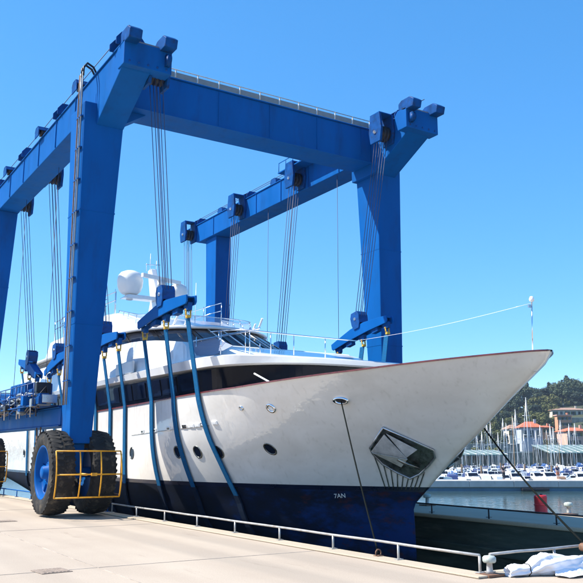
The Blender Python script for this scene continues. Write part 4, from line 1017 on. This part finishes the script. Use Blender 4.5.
# far pier (concrete pontoon)
t = thing('concrete_pier', 'long grey concrete pier across the water behind the bow', 'pier', W(30, 93, PZ), YAW)
L_ = 74
attach_local(MB().bx(-50, 55, 0, 3.2, -.78, -.02).build('deck', M['pier'], bevel=.04), t)
for k in range(21): attach_local(MB().bx(-50+k*5, -50+k*5+4.94, -.06, -.003, -.72, -.05).build('face_panel', M['pier'], bevel=.02), t)
attach_local(MB().bx(-50, 55, .3, 3.0, -1.6, -.8).build('float', M['float']), t)
for k in range(14): attach_local(MB().box((-45+k*7, .35, .06), (.5, .12, .14)).build('cleat', M['galv']), t)
attach_local(MB().bx(-4.2, -1.2, -.5, .2, -1.12, -.86).build('fender_log', M['grease'], bevel=.05), t)

def person(u, d, z, facing, top, legs, hat, label, shorts=False):
    t = thing('person', label, 'person', W(u, d, z), YAW+facing)
    def skin(pts, edges, name, mt, sub=2):
        me = bpy.data.meshes.new(name); me.from_pydata([p[:3] for p in pts], edges, []); o = bpy.data.objects.new(name, me); COL.objects.link(o)
        me.materials.append(mt)
        md = o.modifiers.new('skin', 'SKIN')
        for i, p in enumerate(pts): me.skin_vertices[0].data[i].radius = (p[3], p[3]*(p[4] if len(p) > 4 else 1))
        me.skin_vertices[0].data[0].use_root = True
        o.modifiers.new('sub', 'SUBSURF').levels = sub; o.modifiers['sub'].render_levels = sub
        o.parent = t; return o
    body = [(0, 0, .95, .14, .8), (0, 0, 1.2, .14, .75), (0, 0, 1.42, .16, .7), (0, 0, 1.5, .06), (0, -.01, 1.58, .075), (0, -.01, 1.68, .08),
            (-.19, 0, 1.4, .05), (-.25, .03, 1.12, .04), (-.24, -.08, .9, .032), (.19, 0, 1.4, .05), (.26, .02, 1.14, .04), (.2, -.16, 1.0, .032),
            (-.1, 0, .85, .085), (-.11, -.03, .48, .055), (-.1, .02, .09, .04), (-.1, -.14, .04, .035),
            (.1, 0, .85, .085), (.12, .02, .48, .055), (.12, .07, .09, .04), (.12, -.08, .04, .035), (-.23, -.12, .82, .022), (.16, -.24, .98, .022)]
    ed = [(0, 1), (1, 2), (2, 3), (3, 4), (4, 5), (2, 6), (6, 7), (7, 8), (2, 9), (9, 10), (10, 11), (0, 12), (12, 13), (13, 14), (14, 15), (0, 16), (16, 17), (17, 18), (18, 19), (8, 20), (11, 21)]
    skin(body, ed, 'body', M['skin'])
    sh = [(0, 0, 1.0, .165, .8), (0, 0, 1.2, .16, .75), (0, 0, 1.4, .175, .7), (-.19, 0, 1.4, .066), (-.235, .02, 1.2, .06), (.19, 0, 1.4, .066), (.245, .01, 1.2, .06)]
    skin(sh, [(0, 1), (1, 2), (2, 3), (3, 4), (2, 5), (5, 6)], 'shirt', top)
    lg = [(0, 0, .93, .165, .8), (-.1, 0, .8, .105), (-.11, -.02, .55 if shorts else .5, .085), (.1, 0, .8, .105), (.12, .01, .55 if shorts else .5, .085)]
    e2 = [(0, 1), (1, 2), (0, 3), (3, 4)]
    if not shorts:
        lg += [(-.1, .02, .1, .065), (.12, .06, .1, .065)]; e2 += [(2, 5), (4, 6)]
    skin(lg, e2, 'trousers' if not shorts else 'shorts', legs)
    h = MB().lathe([(0, .145), (.06, .14), (.1, .1), (.115, .04), (.11, -.02), (.1, -.05)], (0, .0, 1.66), n=16)
    attach_local(h.build('cap' if hat else 'hair', M['cap_white'] if hat else M['hair']), t)
person(UX(557, 94), 94.2, PZ, R(15), M['dark_cloth'], M['orange_cloth'], True, 'person in dark top and orange shorts walking on the far pier', True)
person(UX(504, 94), 94.6, PZ, R(200), M['black_cloth'], M['black_cloth'], False, 'person in dark clothes standing on the far pier left of the walker')

# hill -----------------------------------------------------------------------
def hz(u, d):
    """height of the ground over the far shore"""
    s = min(1, max(0, (d-215)/190)); s = s*s*(3-2*s)
    ridge = ip(u, [-400, -40, 40, 75, 110, 150, 200, 320, 600], [2, 4, 9, 16, 24, 27, 28, 32, 20])
    return -1.5+s*ridge+1.2*math.sin(u*.05)*s+.9*math.sin(u*.13+d*.05)*s
m = MB(); us = [-420+k*14 for k in range(80)]; ds = [206+k*9 for k in range(50)]
vs = [W(u, d, hz(u, d)) for d in ds for u in us]; n = len(us)
m.add(vs, [(j*n+k, j*n+k+1, (j+1)*n+k+1, (j+1)*n+k) for j in range(len(ds)-1) for k in range(n-1)], 0, True)
fr = [W(u, 206, hz(u, 206)) for u in us]+[W(u, 206, -6) for u in us]
m.add(fr, [(k, k+1, n+k+1, n+k) for k in range(n-1)])
o = m.build('hillside', M['hill']); o['kind'] = 'structure'
# shore quay with stone retaining wall
t = thing('stone_wall', 'brown rubble retaining wall along the far shore below the houses', 'wall', W(70, 203, -3), YAW)
attach_local(MB().bx(-170, 150, 0, 2.9, 0, 4.2).build('wall', M['stone_wall']), t)
attach_local(MB().bx(-170, 150, -.15, 3.0, 4.203, 4.5).build('coping', M['stucco_cream']), t)
# buildings --------------------------------------------------------------------
def house(px, d, z, wd, dp, h, wall, roof, label, floors=2, bays=3, roof_h=1.6, rz=0, flat=False, chim=True):
    t = thing('house', label, 'house', W(UX(px, d), d, z), YAW+rz)
    attach_local(MB().bx(-wd/2, wd/2, 0, dp, -3, h).build('wall', M[wall]), t)
    if flat:
        r = MB().bx(-wd/2-.4, wd/2+.4, -.4, dp+.4, h+.003, h+.35).build('roof', M[roof])
    else:
        e = .5; v = [(-wd/2-e, -e, h), (wd/2+e, -e, h), (wd/2+e, dp+e, h), (-wd/2-e, dp+e, h), (-wd*.18, dp/2, h+roof_h), (wd*.18, dp/2, h+roof_h)]
        r = MB().add([(a, b, c+.004) for a, b, c in v]+[(a, b, c-.18) for a, b, c in v[:4]], [(0, 1, 5, 4), (1, 2, 5), (2, 3, 4, 5), (3, 0, 4), (0, 6, 7, 1), (1, 7, 8, 2), (2, 8, 9, 3), (3, 9, 6, 0)]).build('roof', M[roof])
    attach_local(r, t)
    if chim:
        c = MB().bx(wd*.2, wd*.2+.6, dp*.3, dp*.3+.6, h+.3, h+roof_h+.7).build('chimney', M[wall]); attach_local(c, r)
    fh = h/floors
    for f in range(floors):
        for b in range(bays):
            x = -wd/2+wd*(b+.5)/bays; zc0 = f*fh+fh*.3
            w_ = MB().bx(x-.5, x+.5, -.06, -.003, zc0, zc0+fh*.48).build('window', M['shutter']); attach_local(w_, t)
            s_ = MB().bx(x-.62, x+.62, -.16, -.061, zc0-.12, zc0).build('sill', M['stucco_cream']); attach_local(s_, w_)
            if (b+f) % 3 != 1:
                for q in (-1, 1):
                    sh_ = MB().bx(x+q*.78-.26, x+q*.78+.26, -.1, -.01, zc0, zc0+fh*.48).build('shutter', M['leaf_mid'] if wall != 'stucco_grey' else M['stucco_cream']); attach_local(sh_, w_)
    return t
def gz(px, y, d): return 1.56-(y-451)/822*d      # height seen at row y at distance d
house(533, 245, gz(533, 441, 245), 6.3, 5, 4.2, 'stucco_grey', 'tile_roof', 'grey walled house with a bright orange hipped roof, lower centre of the far hill', 1, 3, 1.7)
house(516, 255, gz(516, 438, 255), 3.8, 4, 3.0, 'stucco_cream', 'tile_old', 'low cream house with a brown roof left of the orange roofed house', 1, 2, 1.2, .2)
house(567, 300, gz(565, 433, 300), 5.2, 3.5, 6.4, 'stucco_orange', 'stucco_pink', 'orange three storey villa with a flat pink roof on the far hill', 3, 3, .4, 0, True)
house(573, 340, gz(573, 417, 340), 15, 8, 3.0, 'stucco_cream', 'tile_old', 'long low building with a brown tiled roof at the top of the far hill', 1, 6, 1.1)
house(580, 235, gz(580, 446, 235), 7, 7, 4.4, 'stucco_pink', 'tile_roof', 'pink shore house at the right edge above the green sheds', 2, 3, 1.0, .1)
house(548, 262, gz(548, 434, 262), 3.2, 5, 2.2, 'stucco_orange', 'tile_roof', 'tiny orange annex between the orange roofed house and the villa', 1, 1, .6)
for px0, px1, y, d, lab in ((545, 600, 434, 270, 'reddish terrace wall running below the orange villa'), (463, 520, 447, 225, 'low grey terrace wall at the foot of the left slope'), (540, 600, 420, 325, 'low terrace wall above the orange villa')):
    u0, u1 = UX(px0, d), UX(px1, d); t = thing('terrace_wall', lab, 'wall', W(u0, d, gz(0, y, d)), YAW)
    attach_local(MB().bx(0, u1-u0, 0, .6, -2, .9).build('wall', M['stucco_orange'] if y == 434 else M['stone_wall']), t)
    attach_local(MB().bx(-.05, u1-u0+.05, -.08, .68, .903, 1.02).build('coping', M['stucco_cream']), t)
# green roofed boat sheds
def shed(px0, px1, ytop, ybot, d, label, dp=14):
    u0, u1 = UX(px0, d), UX(px1, d); w_ = u1-u0; zb = gz(0, ybot, d); zt = gz(0, ytop, d+dp)
    t = thing('boat_shed', label, 'shed', W(u0, d, -1.5), YAW)
    vs = [(0, 0, zb+1.5), (w_, 0, zb+1.5), (w_, dp, zt+1.5), (0, dp, zt+1.5)]
    r = MB().add(vs+[(a, b, c-.25) for a, b, c in vs], [(0, 1, 2, 3), (7, 6, 5, 4), (0, 4, 5, 1), (1, 5, 6, 2), (2, 6, 7, 3), (3, 7, 4, 0)]).build('roof', M['green_roof']); attach_local(r, t)
    nb = int(w_/1.6)
    for k in range(nb+1):
        x = w_*k/nb; a = Vector((x, 0, zb+1.53)); b = Vector((x, dp, zt+1.53)); c = MB().tube([a, b], .07, 5).build('roof_rib', M['alu']); attach_local(c, r)
    for k in range(6):
        x = .2+(w_-.4)*k/5; attach_local(MB().bx(x-.1, x+.1, .3, .5, 0, zb+1.25).build('post', M['galv']), t)
    attach_local(MB().bx(.1, w_-.1, dp-.6, dp-.4, 0, zt+1.0).build('back_wall', M['stone_wall']), t)
shed(550, 610, 444.5, 452, 188, 'long boat shed with a pale green translucent roof at the right of the marina')
shed(462, 508, 449.5, 454, 186, 'low boat shed with a green roof at the left of the marina behind the masts')

# boats ------------------------------------------------------------------------
def boat_hull(L, B, F, mt):
    m = MB(); N = 16; rows = []
    for k in range(N+1):
        u = k/N; y = -L/2+L*u; b = B/2*(1-abs(2*u-.85)**2.6*.75 if u > .425 else 1-.18*((.425-u)/.425)**2)
        b = max(.02, B/2*min(1, (1-u)**.55*1.55)*(1-.15*(1-min(1, u*3)))) if u < 1 else .02
        zs = F*(1+.28*u*u); rows.append([(0, y*(.92 if u > .9 else 1), -.25), (b*.72, y, -.05), (b*.96, y, F*.45), (b, y*1.0, zs), (b-.06, y, zs), (0, y, zs-.02)])
    for s in (-1, 1):
        vs = [(s*x, y, z) for r in rows for x, y, z in r]; n = 6
        m.add(vs, [(i*n+j, i*n+j+1, (i+1)*n+j+1, (i+1)*n+j) for i in range(N) for j in range(5)], 0, True)
        m.add([(s*x, y, z) for x, y, z in rows[0]], [tuple(range(6))])
    return m.build('hull', M[mt])
def make_sailboat(L, mh, hullm, cover, mastm='alu'):
    t = thing('sailing_boat', 'sailing boat', 'sailing boat'); B = L*.32; F = .95
    attach_local(boat_hull(L, B, F, hullm), t)
    c = MB().prism([(-L*.12, F), (L*.22, F+.05), (L*.14, F+.42), (-L*.1, F+.5)], 0, -B*.27, B*.27).build('cabin', M['white'], bevel=.05); attach_local(c, t)
    for q in (-1, 1): w_ = MB().bx(q*B*.27-.01, q*B*.27+.01, -L*.06, L*.1, F+.18, F+.34).build('window', M['glass']); attach_local(w_, c)
    attach_local(MB().tube([(0, L*.05, F), (0, L*.05, mh)], [.075, .05], 8).build('mast', M[mastm]), t)
    b = MB().tube([(0, L*.04, F+.95), (0, -L*.36, F+.9)], .05, 6).build('boom', M['alu']); attach_local(b, t)
    attach_local(MB().tube([(0, L*.03, F+1.08), (0, -L*.1, F+1.12), (0, -L*.34, F+1.02)], [.16, .14, .08], 8).build('sail_cover', M[cover]), t)
    for z in (.55, .78): attach_local(MB().tube([(-B*.22, L*.05, mh*z), (B*.22, L*.05, mh*z)], .03, 5).build('spreader', M['alu']), t)
    st = MB()
    for q in (-1, 1): st.tube([(q*B*.45, L*.03, F), (q*B*.22, L*.05, mh*.55), (q*.03, L*.05, mh*.97)], .011, 4)
    st.tube([(0, L*.05, mh*.98), (0, L*.49, F*1.3)], .035, 4); st.tube([(0, L*.05, mh), (0, -L*.48, F)], .011, 4)
    attach_local(st.build('rigging', M['alu']), t)
    attach_local(MB().tube([(-B*.3, -L*.46, F), (-B*.3, -L*.46, F+.6), (B*.3, -L*.46, F+.6), (B*.3, -L*.46, F)], .02, 5).build('pushpit', M['steel_bright']), t)
    attach_local(MB().prism([(-L*.27, F+.15), (-L*.13, F+.55), (-L*.13, F+.9), (-L*.2, F+.95), (-L*.27, F+.8)], 0, -B*.3, B*.3).build('spray_hood', M[cover]), t)
    return t
def make_motorboat(L, hullm, canvas):
    t = thing('motor_boat', 'motor boat', 'motor boat'); B = L*.36; F = .95
    attach_local(boat_hull(L, B, F, hullm), t)
    c = MB().prism([(-L*.15, F), (L*.28, F+.05), (L*.12, F+.55), (L*.02, F+1.15), (-L*.14, F+1.2)], 0, -B*.34, B*.34).build('cabin', M['white'], bevel=.06); attach_local(c, t)
    w_ = MB().add([(-B*.3, L*.115, F+.62), (B*.3, L*.115, F+.62), (B*.28, L*.03, F+1.1), (-B*.28, L*.03, F+1.1)], [(0, 1, 2, 3)])
    w_.v = [(x, y+.03, z+.03) for x, y, z in w_.v]; w_ = w_.build('windscreen', M['glass']); attach_local(w_, c)
    for q in (-1, 1): x = MB().bx(q*B*.34-.012, q*B*.34+.012, -L*.11, L*.03, F+.62, F+.98).build('window', M['glass']); attach_local(x, c)
    attach_local(MB().prism([(-L*.44, F+.05), (-L*.155, F+.05), (-L*.155, F+1.18), (-L*.38, F+.95)], 0, -B*.33, B*.33).build('canvas_cover', M[canvas], bevel=.04), t)
    attach_local(MB().tube([(-B*.36, 0, F), (-B*.34, L*.2, F+.55), (0, L*.46, F+.75), (B*.34, L*.2, F+.55), (B*.36, 0, F)], .022, 5).build('bow_rail', M['steel_bright']), t)
    attach_local(MB().tube([(0, -L*.05, F+1.15), (0, -L*.07, F+2.0)], .03, 5).build('aerial', M['alu']), t)
    return t
sail_kinds = [(9.5, 12.5, 'white', 'navy', 'alu'), (8.5, 10.8, 'boat_cream', 'boat_blue', 'alu'), (10.5, 14.2, 'boat_blue', 'white_matt', 'alu'), (8.8, 11.6, 'white', 'white_matt', 'wood_mast')]
motor_kinds = [(7.5, 'white', 'navy'), (8.5, 'white', 'canopy_grey'), (6.8, 'boat_cream', 'white_matt'), (7.8, 'boat_blue', 'white_matt'), (7.2, 'white', 'canopy_tan')]
sails = [make_sailboat(*k) for k in sail_kinds]; motors = [make_motorboat(*k) for k in motor_kinds]
for q in sails+motors: share(q)
used = set()
def place(proto, px, d, rz, label, group, zs=1):
    if proto.name not in used: o = proto; used.add(proto.name)
    else: o = dup(proto)
    o.location = W(UX(px, d), d, WZ); o.rotation_euler = (0, 0, YAW+rz); o['label'] = label; o['group'] = group
    o.scale = (zs, zs, zs)
    return o
sk_desc = ['white sailing boat with a navy sail cover', 'cream sailing boat with a blue sail cover', 'blue hulled sailing boat', 'white sailing boat with wooden mast']
mk_desc = ['white motor boat under a navy canopy', 'white motor cruiser under a grey canopy', 'cream motor boat under a white canopy', 'blue hulled motor boat under a white canopy', 'white motor boat under a brown canopy']
# (px of the mast, distance, top row of the mast, kind)
masts = [(476.5, 128, 434, 0), (451, 118, 440, 1), (487, 150, 420, 0), (499, 165, 432, 1), (513.5, 133, 416, 3), (518, 150, 409, 0), (529.5, 122, 397, 2), (542, 168, 425, 1),
         (505, 172, 418, 0), (551, 140, 424, 1), (563, 133, 432, 0), (577, 172, 423, 1), (559, 175, 436, 3), (466, 172, 432, 0), (536, 178, 430, 1), (492, 176, 434, 2), (524, 174, 436, 1), (483, 155, 440, 1), (508, 145, 438, 0), (547, 165, 434, 3), (571, 150, 438, 0), (461, 140, 442, 2), (555, 128, 440, 1), (590, 130, 410, 0), (600, 150, 420, 1), (440, 160, 425, 0), (420, 150, 420, 1)]
rnd = random.Random(11)
ordn = ['first', 'second', 'third', 'fourth', 'fifth', 'sixth', 'seventh', 'eighth', 'ninth', 'tenth', 'eleventh', 'twelfth', 'thirteenth', 'fourteenth', 'fifteenth', 'sixteenth', 'seventeenth', 'eighteenth', 'nineteenth']
ordn += ['twentieth']+['twenty '+o_ for o_ in ordn[:9]]+['thirtieth']+['thirty '+o_ for o_ in ordn[:9]]+['fortieth']+['forty '+o_ for o_ in ordn[:9]]+['fiftieth']+['fifty '+o_ for o_ in ordn[:9]]
cnt = {}
for px, d, y, k in sorted(masts):
    need = gz(0, y, d)-WZ; s_ = need/sail_kinds[k][1]; s_ = max(.75, min(1.5, s_))
    cnt[k] = cnt.get(k, 0)+1
    place(sails[k], px, d, rnd.choice([0, math.pi])+rnd.uniform(-.12, .12), '%s, %s such from the left in the marina' % (sk_desc[k], ordn[cnt[k]-1]), 'sailing boats moored in the far marina', s_)
cnt = {}
mo = []
for row, d in enumerate((108, 122, 136, 152, 168)):
    px = 425+rnd.uniform(0, 10)
    while px < 615:
        mo.append((px, d+rnd.uniform(-1.5, 1.5), rnd.choice([0, 1, 1, 2, 2, 3, 4]), row)); px += (11 if row == 0 else 8+rnd.uniform(-1, 3))*(105/d)**.4
rowname = ['front', 'second', 'third', 'fourth', 'rearmost']
for px, d, k, row in sorted(mo, key=lambda a: (a[3], a[0])):
    key = (k, row); cnt[key] = cnt.get(key, 0)+1
    place(motors[k], px, d, rnd.choice([0, math.pi, R(90), R(180)])+rnd.uniform(-.25, .25), '%s, %s such from the left, %s marina row' % (mk_desc[k], ordn[cnt[key]-1], rowname[row]), 'motor boats moored in the far marina', rnd.uniform(.52, .8))
# far floating walkways between the boat rows
for k, d in enumerate((117.5, 131, 146)):
    t = thing('floating_walkway', 'narrow pale floating walkway, %s behind the long pier among the moored boats' % ordn[k], 'pontoon', W(45, d, WZ), YAW)
    attach_local(MB().bx(-40, 45, 0, 1.6, .25, .6).build('deck', M['pier']), t)
    for q in range(9): attach_local(MB().tube([(-38+q*10, -.15, -.5), (-38+q*10, -.15, 2.4)], .15, 8).build('pile', M['trunk']), t)

# trees ------------------------------------------------------------------------
def crown_mesh(seed, kind):
    r = random.Random(seed); m = MB(); lobes = []
    if kind == 'pine':      # umbrella / maritime pine: wide broken top
        for k in range(17): a = r.uniform(0, 6.28); q = r.uniform(0, 2.7); lobes.append((q*math.cos(a), q*math.sin(a), 4.6+r.uniform(-2.4, 2.0)-.14*q*q, r.uniform(1.0, 1.7), .75))
    elif kind == 'tall':    # tall irregular conifer
        for k in range(14): z = 1.8+k*.55; q = (1-k/15)*1.3; a = r.uniform(0, 6.28); lobes.append((q*.6*math.cos(a), q*.6*math.sin(a), z, .6+.9*(1-k/14), .85))
    else:                   # broad leaf
        for k in range(16): a = r.uniform(0, 6.28); q = r.uniform(0, 2.4); lobes.append((q*math.cos(a), q*math.sin(a), 2.8+r.uniform(-1.9, 2.3)-.2*q, r.uniform(.9, 1.5), .85))
    for x, y, z, R_, fl in lobes:
        for k in range(int(150*R_)):
            d = Vector((r.gauss(0, 1), r.gauss(0, 1), r.gauss(0, 1))).normalized(); rad = R_*(r.random()**.4)*(1+.2*math.sin(5*d.x+3*d.z))
            p = Vector((x, y, z))+Vector((d.x*rad, d.y*rad, d.z*rad*fl)); s = r.uniform(.14, .34)
            a = Vector((r.uniform(-1, 1), r.uniform(-1, 1), r.uniform(-.6, .6))).normalized(); b = a.cross(d+Vector((.01, 0, .3))).normalized()
            m.add([p-a*s, p+b*s*.7, p+a*s, p-b*s*.6], [(0, 1, 2, 3)])
    me = bpy.data.meshes.new('crown'); me.from_pydata(m.v, [], m.f); return me, lobes
protos = []
for kind, seeds, mt in (('pine', (1, 2, 3), 'leaf_dark'), ('tall', (4, 5), 'leaf_dark'), ('broad', (6, 7, 8), 'leaf_mid')):
    for sd in seeds:
        me, lobes = crown_mesh(sd, kind); me.materials.append(M[mt])
        tm = MB(); H = {'pine': 6.2, 'tall': 8, 'broad': 4}[kind]
        tm.tube([(0, 0, -.5), (.05, .03, H*.4), (.12, -.05, H*.8), (.1, 0, H)], [.26, .2, .14, .06], 7)
        for x, y, z, R_, fl in lobes[:6]: tm.tube([(.08, 0, H*.55), (x*.5, y*.5, (H*.55+z)*.5+.2), (x, y, z)], [.09, .06, .03], 5)
        to = tm.build('trunk', M['trunk']); tme = to.data; bpy.data.objects.remove(to)
        protos.append((kind, me, tme))
TN = {'pine': 'pine_tree', 'tall': 'conifer_tree', 'broad': 'broadleaf_tree'}
TD = {'pine': 'dark spreading pine', 'tall': 'tall dark conifer', 'broad': 'olive broadleaf tree'}
tc_ = {}
def tree(px, d, kind, s, where_):
    k = rnd.choice([p for p in protos if p[0] == kind]); u = UX(px, d)
    key = (kind, where_); tc_[key] = tc_.get(key, 0)+1
    t = thing(TN[kind], '', kind if kind != 'tall' else 'conifer', W(u, d, hz(u, d)-.1), rnd.uniform(0, 6.28), 'trees on the far hillside'); t['category'] = 'tree'
    t.scale = (s, s, s*rnd.uniform(.9, 1.15))
    for nm, me in (('crown', k[1]), ('trunk', k[2])):
        c = bpy.data.objects.new(nm, me); COL.objects.link(c); c.parent = t
    trees.append((key, px, t))
trees = []
# crest line: big dark pines and conifers
for px, d, k, s in ((485, 330, 'broad', 1.2), (492, 345, 'pine', 1.0), (500, 352, 'broad', 1.3), (508, 360, 'pine', 1.15), (516, 372, 'pine', 1.4), (521, 385, 'tall', 1.25), (526, 378, 'pine', 1.5), (531, 392, 'tall', 1.3), (537, 385, 'pine', 1.45), (541, 398, 'broad', 1.3),
                    (548, 385, 'pine', 1.5), (553, 392, 'tall', 1.35), (558, 388, 'pine', 1.55), (565, 380, 'pine', 1.6), (571, 392, 'tall', 1.45), (575, 385, 'pine', 1.7), (582, 390, 'pine', 1.5), (590, 385, 'pine', 1.5), (600, 380, 'tall', 1.4), (612, 385, 'pine', 1.5)):
    tree(px, d, k, s, 'on the crest of the hill')
for row, d in enumerate((378, 350, 325, 300, 278, 258, 238, 222)):
    px = 425+rnd.uniform(0, 6)
    while px < 625:
        clash = any(abs(px-hx) < hw and d <= hd+14 and d > hd-62 for hx, hd, hw in ((533, 245, 13), (565, 300, 12), (516, 255, 9), (573, 340, 16), (580, 235, 12)))
        if not clash:
            kind = rnd.choices(['broad', 'pine', 'tall'], [5, 1, 1] if row > 1 else [3, 2, 1])[0]
            tree(px, d+rnd.uniform(-7, 7), kind, rnd.uniform(.65, 1.05)*(1.1 if row < 3 else .8), ['on the top slope', 'on the upper slope', 'on the upper slope', 'on the middle slope', 'on the middle slope', 'on the lower slope', 'near the shore wall', 'near the shore wall'][row])
        px += rnd.uniform(4.5, 7)*(300/d)**.5
for key in tc_:
    L = sorted([a for a in trees if a[0] == key], key=lambda a: a[1])
    for i, (_, px, t) in enumerate(L):
        t['label'] = '%s %s, %s such from the left' % (TD[key[0]], key[1], ordn[i])

# ------------------------------------------------------------ summer haze over the harbour
hm = bpy.data.materials.new('haze'); hm.use_nodes = True; hn = hm.node_tree.nodes; hn.clear()
pv_ = hn.new('ShaderNodeVolumePrincipled'); pv_.inputs['Color'].default_value = (.72, .84, 1, 1); pv_.inputs['Density'].default_value = .0002; pv_.inputs['Anisotropy'].default_value = .2
ho_ = hn.new('ShaderNodeOutputMaterial'); hm.node_tree.links.new(pv_.outputs[0], ho_.inputs['Volume'])
o = MB().bx(-3050, 3050, -3050, 3050, -7.5, 62).build('haze', hm); o['kind'] = 'stuff'
